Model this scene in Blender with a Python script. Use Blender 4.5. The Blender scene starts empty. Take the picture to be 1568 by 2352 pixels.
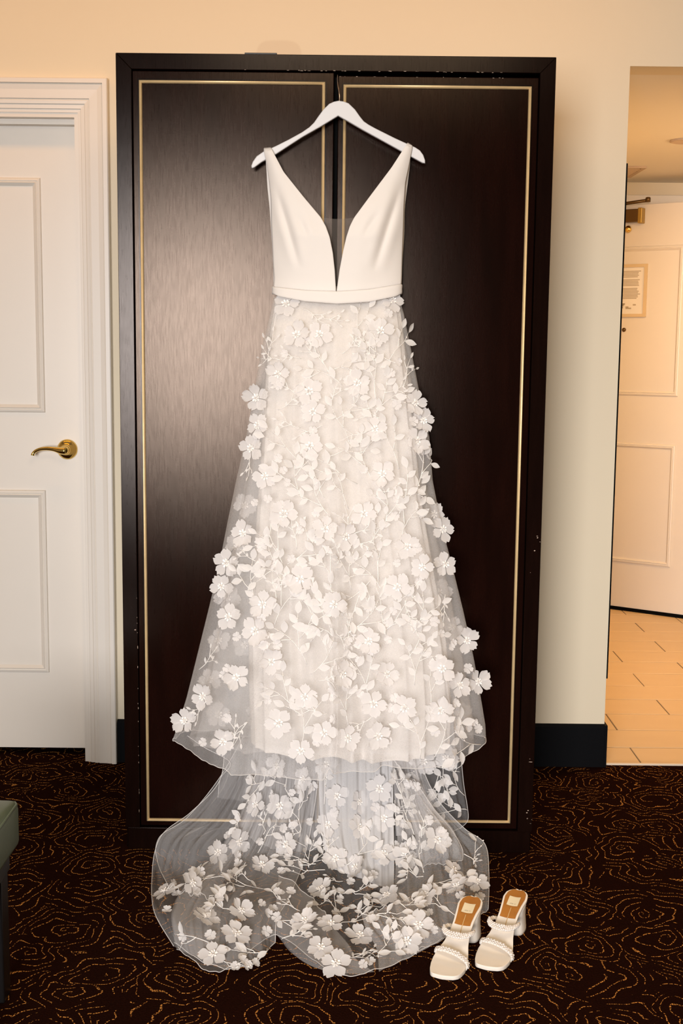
import bpy, bmesh, math, random
import numpy as np
from mathutils import Vector, Matrix
from mathutils.bvhtree import BVHTree

# ------------------------------------------------------------------ scene, camera, light
scene = bpy.context.scene
col = scene.collection
random.seed(7)
rng = np.random.default_rng(7)

CAM = Vector((0.026, -3.2776, 1.3798))
PITCH, ROLL, FPX = 0.1314, 0.0103, 2850.0
cam_data = bpy.data.cameras.new('camera')
cam_data.sensor_fit = 'VERTICAL'
cam_data.sensor_height = 36.0
cam_data.lens = 36.0 * FPX / 2352.0
cam_data.clip_start = 0.05
cam = bpy.data.objects.new('camera', cam_data)
cam.matrix_world = (Matrix.Translation(CAM) @ Matrix.Rotation(math.pi / 2 - PITCH, 4, 'X')
                    @ Matrix.Rotation(ROLL, 4, 'Z'))
col.objects.link(cam)
scene.camera = cam

world = bpy.data.worlds.new('world')
scene.world = world
world.use_nodes = True
world.node_tree.nodes['Background'].inputs[0].default_value = (0.75, 0.85, 1.0, 1)
world.node_tree.nodes['Background'].inputs[1].default_value = 0.0

scene.view_settings.view_transform = 'Standard'
scene.view_settings.look = 'None'
scene.view_settings.exposure = 0.0
scene.view_settings.gamma = 1.0
scene.view_settings.use_curve_mapping = False
scene.cycles.transparent_max_bounces = 18
scene.cycles.max_bounces = 7
scene.cycles.diffuse_bounces = 3
scene.cycles.use_denoising = True
scene.cycles.use_adaptive_sampling = True
scene.cycles.adaptive_threshold = 0.05


def area_light(name, loc, rot, sx, sy, energy, color):
    d = bpy.data.lights.new(name, 'AREA')
    d.shape = 'RECTANGLE'
    d.size, d.size_y = sx, sy
    d.energy = energy
    d.color = color
    o = bpy.data.objects.new(name, d)
    o.location = loc
    o.rotation_euler = rot
    col.objects.link(o)
    return o


# daylight through the window behind the camera, and two unseen warm lights near the ceiling
wl = area_light('window_daylight', (-0.98, -6.48, 1.45), (math.radians(82.0), 0, math.radians(-10.5)), 1.6, 1.7, 64, (1.0, 0.975, 0.985))
wl.data.spread = math.radians(70)
area_light('unseen_ceiling_light', (-0.45, 0.22, 2.66), (math.radians(14), 0, 0), 3.0, 0.10, 7.2, (1.0, 0.42, 0.04))
area_light('unseen_ceiling_light', (0.1, -1.9, 2.66), (0, 0, 0), 1.1, 1.1, 27, (1.0, 0.80, 0.55))  # overhead fill, added to brighten the floor, shoes and train


# ------------------------------------------------------------------ pixel rays of the 1568x2352 photograph
def ray(px, py):
    a, b = px - 784.0, py - 1176.0
    c, s = math.cos(ROLL), math.sin(ROLL)
    u, v = c * a + s * b, -s * a + c * b
    x, up = u / FPX, -v / FPX
    c, s = math.cos(PITCH), math.sin(PITCH)
    return Vector((x, c + s * up, -s + c * up))


def atY(px, py, Y):
    d = ray(px, py)
    return CAM + d * ((Y - CAM.y) / d.y)


def atZ(px, py, Z):
    d = ray(px, py)
    return CAM + d * ((Z - CAM.z) / d.z)


# ------------------------------------------------------------------ materials
def new_mat(name):
    m = bpy.data.materials.new(name)
    m.use_nodes = True
    nt = m.node_tree
    nt.nodes.clear()
    out = nt.nodes.new('ShaderNodeOutputMaterial')
    return m, nt, out


def N(nt, kind, **kw):
    n = nt.nodes.new(kind)
    for k, v in kw.items():
        if hasattr(n, k) and not k.startswith('i_'):
            setattr(n, k, v)
    return n


def link(nt, a, b):
    nt.links.new(a, b)


def math_node(nt, op, a, b=None, c=None):
    n = nt.nodes.new('ShaderNodeMath')
    n.operation = op
    for i, v in enumerate((a, b, c)):
        if v is None:
            continue
        if isinstance(v, (int, float)):
            n.inputs[i].default_value = v
        else:
            nt.links.new(v, n.inputs[i])
    return n.outputs[0]


def principled(name, color, rough=0.5, metallic=0.0, spec=0.5, var=0.0, vscale=30.0, bump=0.0, bscale=200.0,
               stretch=(1, 1, 1), coat=0.0, sheen=0.0, color2=None, rough_var=0.0):
    m, nt, out = new_mat(name)
    p = nt.nodes.new('ShaderNodeBsdfPrincipled')
    p.inputs['Base Color'].default_value = (*color, 1)
    p.inputs['Roughness'].default_value = rough
    p.inputs['Metallic'].default_value = metallic
    p.inputs['Specular IOR Level'].default_value = spec
    p.inputs['Coat Weight'].default_value = coat
    p.inputs['Sheen Weight'].default_value = sheen
    tc = nt.nodes.new('ShaderNodeTexCoord')
    mp = nt.nodes.new('ShaderNodeMapping')
    mp.inputs['Scale'].default_value = stretch
    link(nt, tc.outputs['Object'], mp.inputs['Vector'])
    if var > 0 or color2:
        no = nt.nodes.new('ShaderNodeTexNoise')
        no.inputs['Scale'].default_value = vscale
        no.inputs['Detail'].default_value = 6
        link(nt, mp.outputs[0], no.inputs['Vector'])
        mx = nt.nodes.new('ShaderNodeMix')
        mx.data_type = 'RGBA'
        c2 = color2 if color2 else tuple(min(1, c * (1 + var)) for c in color)
        c1 = color if color2 else tuple(c * (1 - var) for c in color)
        mx.inputs[6].default_value = (*c1, 1)
        mx.inputs[7].default_value = (*c2, 1)
        link(nt, no.outputs['Fac'], mx.inputs[0])
        link(nt, mx.outputs[2], p.inputs['Base Color'])
        if rough_var:
            r = math_node(nt, 'MULTIPLY_ADD', no.outputs['Fac'], rough_var, rough - rough_var / 2)
            link(nt, r, p.inputs['Roughness'])
    if bump > 0:
        nb = nt.nodes.new('ShaderNodeTexNoise')
        nb.inputs['Scale'].default_value = bscale
        nb.inputs['Detail'].default_value = 4
        link(nt, mp.outputs[0], nb.inputs['Vector'])
        b = nt.nodes.new('ShaderNodeBump')
        b.inputs['Strength'].default_value = bump
        b.inputs['Distance'].default_value = 0.002
        link(nt, nb.outputs['Fac'], b.inputs['Height'])
        link(nt, b.outputs[0], p.inputs['Normal'])
    link(nt, p.outputs[0], out.inputs[0])
    return m


def cloth_mat(name, color, alpha, translucent=0.35, weave=0.0):
    """thin fabric: diffuse + translucent threads, with open mesh between them (alpha < 1)"""
    m, nt, out = new_mat(name)
    d = nt.nodes.new('ShaderNodeBsdfDiffuse')
    t = nt.nodes.new('ShaderNodeBsdfTranslucent')
    d.inputs[0].default_value = (*color, 1)
    t.inputs[0].default_value = (*color, 1)
    mx = nt.nodes.new('ShaderNodeMixShader')
    mx.inputs[0].default_value = translucent
    link(nt, d.outputs[0], mx.inputs[1])
    link(nt, t.outputs[0], mx.inputs[2])
    if alpha >= 1:
        link(nt, mx.outputs[0], out.inputs[0])
        return m
    tr = nt.nodes.new('ShaderNodeBsdfTransparent')
    m2 = nt.nodes.new('ShaderNodeMixShader')
    link(nt, tr.outputs[0], m2.inputs[1])
    link(nt, mx.outputs[0], m2.inputs[2])
    if weave > 0:
        tc = nt.nodes.new('ShaderNodeTexCoord')
        no = nt.nodes.new('ShaderNodeTexNoise')
        no.inputs['Scale'].default_value = 420.0
        no.inputs['Detail'].default_value = 2
        link(nt, tc.outputs['Object'], no.inputs['Vector'])
        a = math_node(nt, 'MULTIPLY_ADD', no.outputs['Fac'], weave, alpha - weave / 2)
        link(nt, a, m2.inputs[0])
    else:
        m2.inputs[0].default_value = alpha
    link(nt, m2.outputs[0], out.inputs[0])
    return m


def emission_mat(name, color, strength):
    m, nt, out = new_mat(name)
    e = nt.nodes.new('ShaderNodeEmission')
    e.inputs[0].default_value = (*color, 1)
    e.inputs[1].default_value = strength
    link(nt, e.outputs[0], out.inputs[0])
    return m


def carpet_mat():
    m, nt, out = new_mat('carpet')
    p = nt.nodes.new('ShaderNodeBsdfPrincipled')
    p.inputs['Roughness'].default_value = 0.95
    p.inputs['Specular IOR Level'].default_value = 0.0
    tc = nt.nodes.new('ShaderNodeTexCoord')
    nz = nt.nodes.new('ShaderNodeTexNoise')
    nz.noise_dimensions = '2D'
    nz.inputs['Scale'].default_value = 8.0
    nz.inputs['Detail'].default_value = 1.5
    link(nt, tc.outputs['Object'], nz.inputs['Vector'])
    sub = nt.nodes.new('ShaderNodeVectorMath'); sub.operation = 'SUBTRACT'
    link(nt, nz.outputs['Color'], sub.inputs[0]); sub.inputs[1].default_value = (0.5, 0.5, 0.5)
    sc = nt.nodes.new('ShaderNodeVectorMath'); sc.operation = 'SCALE'
    link(nt, sub.outputs[0], sc.inputs[0]); sc.inputs['Scale'].default_value = 0.10
    ad = nt.nodes.new('ShaderNodeVectorMath'); ad.operation = 'ADD'
    link(nt, tc.outputs['Object'], ad.inputs[0]); link(nt, sc.outputs[0], ad.inputs[1])
    vo = nt.nodes.new('ShaderNodeTexVoronoi')
    vo.voronoi_dimensions = '2D'
    vo.inputs['Scale'].default_value = 5.4
    vo.inputs['Randomness'].default_value = 0.85
    link(nt, ad.outputs[0], vo.inputs['Vector'])
    dv = nt.nodes.new('ShaderNodeVectorMath'); dv.operation = 'SUBTRACT'
    link(nt, ad.outputs[0], dv.inputs[0]); link(nt, vo.outputs['Position'], dv.inputs[1])
    sx = nt.nodes.new('ShaderNodeSeparateXYZ'); link(nt, dv.outputs[0], sx.inputs[0])
    x, y = sx.outputs[0], sx.outputs[1]
    r = math_node(nt, 'SQRT', math_node(nt, 'ADD', math_node(nt, 'MULTIPLY', x, x), math_node(nt, 'MULTIPLY', y, y)))
    ang = math_node(nt, 'ARCTAN2', y, x)
    sc2 = nt.nodes.new('ShaderNodeSeparateColor'); link(nt, vo.outputs['Color'], sc2.inputs[0])
    # lobes, then an Archimedean spiral whose turn is set per motif
    lob = math_node(nt, 'ABSOLUTE', math_node(nt, 'SINE', math_node(nt, 'MULTIPLY_ADD', ang, 2.5, math_node(nt, 'MULTIPLY', sc2.outputs[1], 6.28))))
    r2 = math_node(nt, 'MULTIPLY', r, math_node(nt, 'MULTIPLY_ADD', lob, -0.16, 1.08))
    sgn = math_node(nt, 'SIGN', math_node(nt, 'SUBTRACT', sc2.outputs[0], 0.5))
    turn = math_node(nt, 'MULTIPLY', math_node(nt, 'MULTIPLY', ang, 1 / (2 * math.pi)), sgn)
    ph = math_node(nt, 'ADD', math_node(nt, 'MULTIPLY', r2, 1 / 0.0235), turn)
    fr = math_node(nt, 'FRACT', math_node(nt, 'ADD', ph, sc2.outputs[2]))
    tri = math_node(nt, 'ABSOLUTE', math_node(nt, 'SUBTRACT', fr, 0.5))
    # yarn dots along the lines
    vd = nt.nodes.new('ShaderNodeTexVoronoi'); vd.voronoi_dimensions = '2D'
    vd.inputs['Scale'].default_value = 185.0
    vd.inputs['Randomness'].default_value = 0.6
    link(nt, tc.outputs['Object'], vd.inputs['Vector'])
    dot = math_node(nt, 'LESS_THAN', vd.outputs['Distance'], 0.40)
    line = math_node(nt, 'LESS_THAN', tri, 0.058)
    gap = nt.nodes.new('ShaderNodeTexNoise'); gap.noise_dimensions = '2D'
    gap.inputs['Scale'].default_value = 13.0
    gap.inputs['Detail'].default_value = 2.0
    link(nt, tc.outputs['Object'], gap.inputs['Vector'])
    gm = math_node(nt, 'GREATER_THAN', gap.outputs['Fac'], 0.385)
    mask = math_node(nt, 'MULTIPLY', math_node(nt, 'MULTIPLY', line, dot), gm)
    pile = nt.nodes.new('ShaderNodeTexNoise')
    pile.inputs['Scale'].default_value = 260.0
    pile.inputs['Detail'].default_value = 3
    link(nt, tc.outputs['Object'], pile.inputs['Vector'])
    c1 = nt.nodes.new('ShaderNodeMix'); c1.data_type = 'RGBA'
    c1.inputs[6].default_value = (0.006, 0.0022, 0.0014, 1)
    c1.inputs[7].default_value = (0.022, 0.0068, 0.0040, 1)
    link(nt, pile.outputs['Fac'], c1.inputs[0])
    c2 = nt.nodes.new('ShaderNodeMix'); c2.data_type = 'RGBA'
    link(nt, mask, c2.inputs[0])
    link(nt, c1.outputs[2], c2.inputs[6])
    c2.inputs[7].default_value = (0.56, 0.245, 0.06, 1)
    link(nt, c2.outputs[2], p.inputs['Base Color'])
    b = nt.nodes.new('ShaderNodeBump')
    b.inputs['Strength'].default_value = 0.8
    b.inputs['Distance'].default_value = 0.004
    h = math_node(nt, 'SUBTRACT', pile.outputs['Fac'], math_node(nt, 'MULTIPLY', math_node(nt, 'LESS_THAN', tri, 0.13), 0.7))
    link(nt, h, b.inputs['Height'])
    link(nt, b.outputs[0], p.inputs['Normal'])
    link(nt, p.outputs[0], out.inputs[0])
    return m


def wall_mat():
    m, nt, out = new_mat('wall_paint')
    p = nt.nodes.new('ShaderNodeBsdfPrincipled')
    p.inputs['Roughness'].default_value = 0.75
    p.inputs['Specular IOR Level'].default_value = 0.25
    tc = nt.nodes.new('ShaderNodeTexCoord')
    no = nt.nodes.new('ShaderNodeTexNoise'); no.inputs['Scale'].default_value = 3.0
    link(nt, tc.outputs['Object'], no.inputs['Vector'])
    mx = nt.nodes.new('ShaderNodeMix'); mx.data_type = 'RGBA'
    mx.inputs[6].default_value = (0.765, 0.67, 0.50, 1)
    mx.inputs[7].default_value = (0.785, 0.69, 0.52, 1)
    link(nt, no.outputs['Fac'], mx.inputs[0])
    # a soft shadow blob above the wardrobe, painted into the wall colour
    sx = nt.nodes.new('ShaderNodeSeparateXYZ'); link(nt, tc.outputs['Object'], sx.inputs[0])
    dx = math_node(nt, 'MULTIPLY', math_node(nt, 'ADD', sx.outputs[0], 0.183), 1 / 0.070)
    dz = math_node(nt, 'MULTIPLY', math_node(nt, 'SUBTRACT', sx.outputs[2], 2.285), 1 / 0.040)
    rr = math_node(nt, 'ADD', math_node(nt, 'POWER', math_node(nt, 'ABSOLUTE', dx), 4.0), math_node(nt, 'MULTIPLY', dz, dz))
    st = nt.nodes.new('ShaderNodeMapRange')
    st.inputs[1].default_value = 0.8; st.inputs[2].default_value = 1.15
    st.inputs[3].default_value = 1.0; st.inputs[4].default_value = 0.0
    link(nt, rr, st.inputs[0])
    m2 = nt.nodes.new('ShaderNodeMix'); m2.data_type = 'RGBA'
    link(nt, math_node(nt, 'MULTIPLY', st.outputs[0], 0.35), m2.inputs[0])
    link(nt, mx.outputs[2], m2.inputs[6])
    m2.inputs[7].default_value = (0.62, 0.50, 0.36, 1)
    link(nt, m2.outputs[2], p.inputs['Base Color'])
    nb = nt.nodes.new('ShaderNodeTexNoise'); nb.inputs['Scale'].default_value = 350
    link(nt, tc.outputs['Object'], nb.inputs['Vector'])
    b = nt.nodes.new('ShaderNodeBump'); b.inputs['Strength'].default_value = 0.08; b.inputs['Distance'].default_value = 0.001
    link(nt, nb.outputs['Fac'], b.inputs['Height']); link(nt, b.outputs[0], p.inputs['Normal'])
    link(nt, p.outputs[0], out.inputs[0])
    return m


M = {}
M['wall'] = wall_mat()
M['dark_wall'] = principled('dark_unseen_wall', (0.10, 0.075, 0.055), 0.9, spec=0.1, var=0.1, vscale=20)  # unseen wall behind the camera, made dark so the wardrobe reflects little
M['ceiling'] = principled('ceiling_paint', (0.80, 0.76, 0.70), 0.8, spec=0.2)
M['carpet'] = carpet_mat()
M['door_paint'] = principled('door_paint', (0.79, 0.735, 0.655), 0.38, spec=0.4, var=0.02, vscale=4, bump=0.05, bscale=90)
M['black_base'] = principled('black_baseboard', (0.004, 0.0042, 0.005), 0.5, spec=0.06, bump=0.1)
def lacquer_wood(name, c1, c2, rough, refl, vscale, stretch, tint):
    """dark stained wood under a thin worn lacquer: grain, a soft clear reflection and a faint orange-peel"""
    m, nt, out = new_mat(name)
    tc = nt.nodes.new('ShaderNodeTexCoord')
    mp = nt.nodes.new('ShaderNodeMapping'); mp.inputs['Scale'].default_value = stretch
    link(nt, tc.outputs['Object'], mp.inputs['Vector'])
    no = nt.nodes.new('ShaderNodeTexNoise'); no.inputs['Scale'].default_value = vscale; no.inputs['Detail'].default_value = 7
    link(nt, mp.outputs[0], no.inputs['Vector'])
    mx = nt.nodes.new('ShaderNodeMix'); mx.data_type = 'RGBA'
    mx.inputs[6].default_value = (*c1, 1); mx.inputs[7].default_value = (*c2, 1)
    link(nt, no.outputs['Fac'], mx.inputs[0])
    d = nt.nodes.new('ShaderNodeBsdfDiffuse'); link(nt, mx.outputs[2], d.inputs[0])
    g = nt.nodes.new('ShaderNodeBsdfAnisotropic'); g.distribution = 'BECKMANN'
    g.inputs['Color'].default_value = (*tint, 1)
    g.inputs['Roughness'].default_value = rough
    gr = nt.nodes.new('ShaderNodeTexNoise'); gr.inputs['Scale'].default_value = 55; gr.inputs['Detail'].default_value = 5
    mp2 = nt.nodes.new('ShaderNodeMapping'); mp2.inputs['Scale'].default_value = (6, 6, 0.5)
    link(nt, tc.outputs['Object'], mp2.inputs['Vector']); link(nt, mp2.outputs[0], gr.inputs['Vector'])
    fac = math_node(nt, 'MULTIPLY_ADD', gr.outputs['Fac'], refl * 0.8, refl * 0.6)
    nb = nt.nodes.new('ShaderNodeTexNoise'); nb.inputs['Scale'].default_value = 330; nb.inputs['Detail'].default_value = 3
    link(nt, tc.outputs['Object'], nb.inputs['Vector'])
    b = nt.nodes.new('ShaderNodeBump'); b.inputs['Strength'].default_value = 0.10; b.inputs['Distance'].default_value = 0.0003
    link(nt, nb.outputs['Fac'], b.inputs['Height'])
    link(nt, b.outputs[0], g.inputs['Normal'])
    ms = nt.nodes.new('ShaderNodeMixShader')
    link(nt, fac, ms.inputs[0]); link(nt, d.outputs[0], ms.inputs[1]); link(nt, g.outputs[0], ms.inputs[2])
    link(nt, ms.outputs[0], out.inputs[0])
    return m


M['wood'] = lacquer_wood('dark_wood', (0.0034, 0.0017, 0.0012), (0.010, 0.0038, 0.0026), 0.23, 0.0145, 9, (7, 7, 0.7), (1.0, 0.88, 0.80))
M['wood_panel'] = lacquer_wood('dark_wood_panel', (0.0030, 0.0014, 0.0010), (0.0135, 0.0040, 0.0026), 0.23, 0.0165, 5, (5, 5, 0.8), (1.0, 0.77, 0.61))
M['gold'] = principled('gold_bead', (0.80, 0.58, 0.30), 0.42, metallic=0.35, var=0.2, vscale=25, bump=0.15, bscale=300)
M['chip'] = principled('bare_wood_chip', (0.34, 0.25, 0.19), 0.7, var=0.2)
M['brass'] = principled('brass', (0.83, 0.60, 0.20), 0.17, metallic=1.0, var=0.05)
M['hanger'] = principled('white_lacquer', (0.66, 0.645, 0.64), 0.35, spec=0.4, var=0.01)
M['steel'] = principled('steel_wire', (0.75, 0.62, 0.52), 0.18, metallic=1.0, var=0.05)
M['crepe'] = principled('ivory_crepe', (0.785, 0.73, 0.675), 0.75, spec=0.2, sheen=0.15, var=0.01, vscale=12, bump=0.05, bscale=700)
M['lining'] = cloth_mat('ivory_lining', (0.825, 0.77, 0.715), 1.0, 0.04)
M['tulle'] = cloth_mat('white_tulle', (0.97, 0.94, 0.915), 0.28, 0.40, weave=0.14)
M['tulle_train'] = cloth_mat('white_tulle_train', (0.96, 0.94, 0.93), 0.15, 0.35, weave=0.10)
M['tulle_loop'] = cloth_mat('white_tulle_loop', (0.96, 0.94, 0.93), 0.15, 0.35, weave=0.10)
M['tulle_dense'] = cloth_mat('white_tulle_gathered', (0.96, 0.94, 0.93), 0.70, 0.35, weave=0.14)
M['tulle_left'] = cloth_mat('white_tulle_fold', (0.97, 0.945, 0.93), 0.22, 0.35, weave=0.14)
M['tulle_gather'] = cloth_mat('white_tulle_layers', (0.97, 0.945, 0.94), 0.36, 0.35, weave=0.14)
M['tulle_mid'] = cloth_mat('white_tulle_doubled', (0.97, 0.945, 0.93), 0.25, 0.35, weave=0.14)
M['illusion'] = cloth_mat('skin_mesh', (0.42, 0.36, 0.31), 0.22, 0.3)
M['petal'] = cloth_mat('petal_organza', (0.95, 0.92, 0.90), 0.88, 0.42)
M['leafm'] = cloth_mat('leaf_organza', (0.93, 0.90, 0.87), 0.88, 0.35)
M['thread'] = principled('white_embroidery', (0.90, 0.86, 0.81), 0.5, sheen=0.3, var=0.03)
M['pearl'] = principled('pearl', (0.80, 0.74, 0.68), 0.16, spec=0.9, coat=0.6, var=0.04, vscale=40)
M['hem'] = cloth_mat('hem_edge', (0.93, 0.90, 0.87), 0.6, 0.2)
M['shoe'] = principled('cream_leather', (0.86, 0.785, 0.68), 0.42, spec=0.4, var=0.03, vscale=30, bump=0.04, bscale=500)
M['shoe_bed'] = principled('cream_footbed', (0.83, 0.75, 0.64), 0.5, spec=0.3, var=0.05, vscale=14)
M['tan'] = principled('tan_insole', (0.40, 0.155, 0.025), 0.55, spec=0.3, var=0.12, vscale=60, bump=0.05, bscale=500)
M['shoe_label'] = principled('cream_label', (0.80, 0.68, 0.45), 0.5, var=0.01)
M['print'] = principled('grey_print', (0.35, 0.29, 0.20), 0.6, var=0.01)
M['gold_line'] = principled('gold_foil', (0.85, 0.68, 0.40), 0.3, metallic=0.5, var=0.02)
M['sole'] = principled('dark_sole', (0.10, 0.06, 0.04), 0.7, var=0.1)
M['green'] = principled('green_vinyl', (0.085, 0.115, 0.072), 0.42, spec=0.45, var=0.06, vscale=12, bump=0.12, bscale=260)
M['leg_wood'] = principled('black_wood', (0.006, 0.005, 0.005), 0.35, spec=0.5, var=0.2)
M['tile'] = principled('travertine_tile', (0.74, 0.53, 0.30), 0.38, spec=0.4, color2=(0.80, 0.59, 0.35), vscale=5, stretch=(1.0, 3.0, 1))
M['grout'] = principled('grout', (0.20, 0.15, 0.10), 0.9, var=0.15)
M['threshold'] = principled('threshold_strip', (0.75, 0.62, 0.48), 0.4, var=0.05)
M['closer'] = principled('bronze', (0.13, 0.075, 0.025), 0.35, metallic=0.7, var=0.1)
M['closer_gold'] = principled('dull_gold', (0.42, 0.27, 0.06), 0.4, metallic=0.6, var=0.1)
M['paper'] = principled('paper', (0.86, 0.82, 0.74), 0.7, var=0.01)
M['frame_cream'] = principled('cream_frame', (0.70, 0.55, 0.34), 0.45, var=0.03)
M['ink'] = principled('grey_ink', (0.45, 0.38, 0.28), 0.7, var=0.02)
M['black'] = principled('black_trim', (0.004, 0.004, 0.004), 0.8, spec=0.03, var=0.1)
M['vent'] = principled('vent_metal', (0.50, 0.38, 0.27), 0.5, var=0.02)
M['lamp'] = emission_mat('lamp_glow', (1.0, 0.72, 0.38), 9.0)
M['white_trim'] = principled('white_window_frame', (0.8, 0.78, 0.74), 0.4, var=0.01)


# ------------------------------------------------------------------ mesh helpers
def smooth(o, on=True):
    o.data.polygons.foreach_set('use_smooth', [on] * len(o.data.polygons))


def set_parent(o, parent):
    if parent is not None:
        o.parent = parent
        bpy.context.view_layer.update()
        o.matrix_parent_inverse = parent.matrix_world.inverted()


def mesh_from(name, verts, faces, mat=None):
    me = bpy.data.meshes.new(name)
    me.from_pydata([tuple(v) for v in verts], [], [tuple(f) for f in faces])
    me.update()
    if mat:
        me.materials.append(M[mat])
    return me


_W = {}   # parent name -> inverse world matrix, so that no depsgraph update is needed


def add(name, me, parent=None, mw=None, sm=False):
    """link a mesh as one object; mw is its world matrix"""
    o = bpy.data.objects.new(name, me)
    col.objects.link(o)
    mw = mw if mw is not None else Matrix.Identity(4)
    if parent is not None:
        o.parent = parent
        o.matrix_parent_inverse = parent['_w'].inverted() if isinstance(parent.get('_w'), Matrix) else _W[parent.name].inverted()
    o.matrix_basis = mw
    _W[o.name] = mw.copy()
    if sm:
        smooth(o)
    return o


def empty(name, loc, label=None, category=None, group=None):
    o = bpy.data.objects.new(name, None)
    o.empty_display_size = 0.05
    o.location = loc
    col.objects.link(o)
    _W[o.name] = Matrix.Translation(Vector(loc))
    if label:
        tag(o, label, category, group)
    return o


def tag(o, label=None, category=None, group=None, kind=None):
    if label:
        o['label'] = label
    if category:
        o['category'] = category
    if group:
        o['group'] = group
    if kind:
        o['kind'] = kind
    return o


def bm_obj(name, bm, mat, parent=None, sm=False, mw=None):
    me = bpy.data.meshes.new(name)
    bmesh.ops.recalc_face_normals(bm, faces=bm.faces)
    bm.to_mesh(me)
    bm.free()
    me.materials.append(M[mat])
    return add(name, me, parent, mw, sm)


def box_bm(x0, x1, y0, y1, z0, z1, bevel=0.0, seg=2):
    bm = bmesh.new()
    bmesh.ops.create_cube(bm, size=1.0)
    for v in bm.verts:
        v.co = Vector(((x0 + x1) / 2 + v.co.x * (x1 - x0), (y0 + y1) / 2 + v.co.y * (y1 - y0), (z0 + z1) / 2 + v.co.z * (z1 - z0)))
    if bevel > 0:
        bmesh.ops.bevel(bm, geom=bm.edges[:], offset=bevel, segments=seg, affect='EDGES', profile=0.5)
    return bm


def box(name, x0, x1, y0, y1, z0, z1, mat, parent=None, bevel=0.0, mw=None):
    return bm_obj(name, box_bm(x0, x1, y0, y1, z0, z1, bevel), mat, parent, False, mw)


def prism(name, pts, y0, y1, mat, parent=None, bevel=0.0, mw=None, sm=False):
    """polygon in X,Z extruded from y0 to y1"""
    bm = bmesh.new()
    a = [bm.verts.new((p[0], y0, p[1])) for p in pts]
    b = [bm.verts.new((p[0], y1, p[1])) for p in pts]
    bm.faces.new(a)
    bm.faces.new(b[::-1])
    n = len(pts)
    for i in range(n):
        bm.faces.new((a[i], b[i], b[(i + 1) % n], a[(i + 1) % n]))
    bmesh.ops.recalc_face_normals(bm, faces=bm.faces)
    if bevel > 0:
        ed = [e for e in bm.edges if abs(e.verts[0].co.y - e.verts[1].co.y) < 1e-6]
        bmesh.ops.bevel(bm, geom=ed, offset=bevel, segments=2, affect='EDGES', profile=0.5)
    return bm_obj(name, bm, mat, parent, sm, mw)


def tube_data(pts, rad, n=8, caps=True):
    """verts, faces of a tube along points; rad is a number or a list"""
    pts = [Vector(p) for p in pts]
    k = len(pts)
    rads = rad if hasattr(rad, '__len__') else [rad] * k
    verts, faces = [], []
    up = None
    for i, p in enumerate(pts):
        t = (pts[min(i + 1, k - 1)] - pts[max(i - 1, 0)])
        t = t.normalized() if t.length > 1e-9 else Vector((0, 0, 1))
        if up is None:
            up = Vector((0, 0, 1)) if abs(t.z) < 0.9 else Vector((1, 0, 0))
        a = (up - t * up.dot(t))
        a = a.normalized() if a.length > 1e-6 else t.orthogonal().normalized()
        up = a
        b = t.cross(a)
        for j in range(n):
            w = 2 * math.pi * j / n
            verts.append(p + (a * math.cos(w) + b * math.sin(w)) * rads[i])
    for i in range(k - 1):
        for j in range(n):
            faces.append((i * n + j, i * n + (j + 1) % n, (i + 1) * n + (j + 1) % n, (i + 1) * n + j))
    if caps:
        faces.append(tuple(range(n))[::-1])
        faces.append(tuple(range((k - 1) * n, k * n)))
    return verts, faces


def tube(name, pts, rad, mat, parent=None, n=8):
    v, f = tube_data(pts, rad, n)
    return add(name, mesh_from(name, v, f, mat), parent, None, True)


def lathe_data(prof, axis_o, axis_d, n=32):
    """profile (radius, height) revolved about an axis"""
    d = Vector(axis_d).normalized()
    a = d.orthogonal().normalized()
    b = d.cross(a)
    o = Vector(axis_o)
    verts, faces = [], []
    for r, h in prof:
        for j in range(n):
            w = 2 * math.pi * j / n
            verts.append(o + d * h + (a * math.cos(w) + b * math.sin(w)) * r)
    for i in range(len(prof) - 1):
        for j in range(n):
            faces.append((i * n + j, i * n + (j + 1) % n, (i + 1) * n + (j + 1) % n, (i + 1) * n + j))
    faces.append(tuple(range(n))[::-1])
    faces.append(tuple(range((len(prof) - 1) * n, len(prof) * n)))
    return verts, faces


def lathe(name, prof, o, d, mat, parent=None, n=32):
    v, f = lathe_data(prof, o, d, n)
    return add(name, mesh_from(name, v, f, mat), parent, None, True)


def grid_mesh(name, P, mat, closed=False):
    """P: array (rows, cols, 3)"""
    R, C = P.shape[:2]
    verts = P.reshape(-1, 3)
    idx = np.arange(R * C).reshape(R, C)
    if closed:
        a = idx[:-1, :]; b = np.roll(idx, -1, 1)[:-1, :]; c = np.roll(idx, -1, 1)[1:, :]; d = idx[1:, :]
    else:
        a = idx[:-1, :-1]; b = idx[:-1, 1:]; c = idx[1:, 1:]; d = idx[1:, :-1]
    faces = np.stack([a, b, c, d], -1).reshape(-1, 4)
    me = bpy.data.meshes.new(name)
    me.from_pydata(verts.tolist(), [], faces.tolist())
    me.update()
    me.materials.append(M[mat])
    return me


def sphere_data(c, r, nu=8, nv=6):
    c = Vector(c)
    verts = [c + Vector((0, 0, r))]
    for i in range(1, nv):
        t = math.pi * i / nv
        for j in range(nu):
            w = 2 * math.pi * j / nu
            verts.append(c + Vector((math.sin(t) * math.cos(w), math.sin(t) * math.sin(w), math.cos(t))) * r)
    verts.append(c - Vector((0, 0, r)))
    faces = [(0, 1 + j, 1 + (j + 1) % nu) for j in range(nu)]
    for i in range(nv - 2):
        for j in range(nu):
            a = 1 + i * nu
            faces.append((a + j, a + nu + j, a + nu + (j + 1) % nu, a + (j + 1) % nu))
    a = 1 + (nv - 2) * nu
    last = len(verts) - 1
    faces += [(a + j, last, a + (j + 1) % nu) for j in range(nu)]
    return verts, faces


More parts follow.
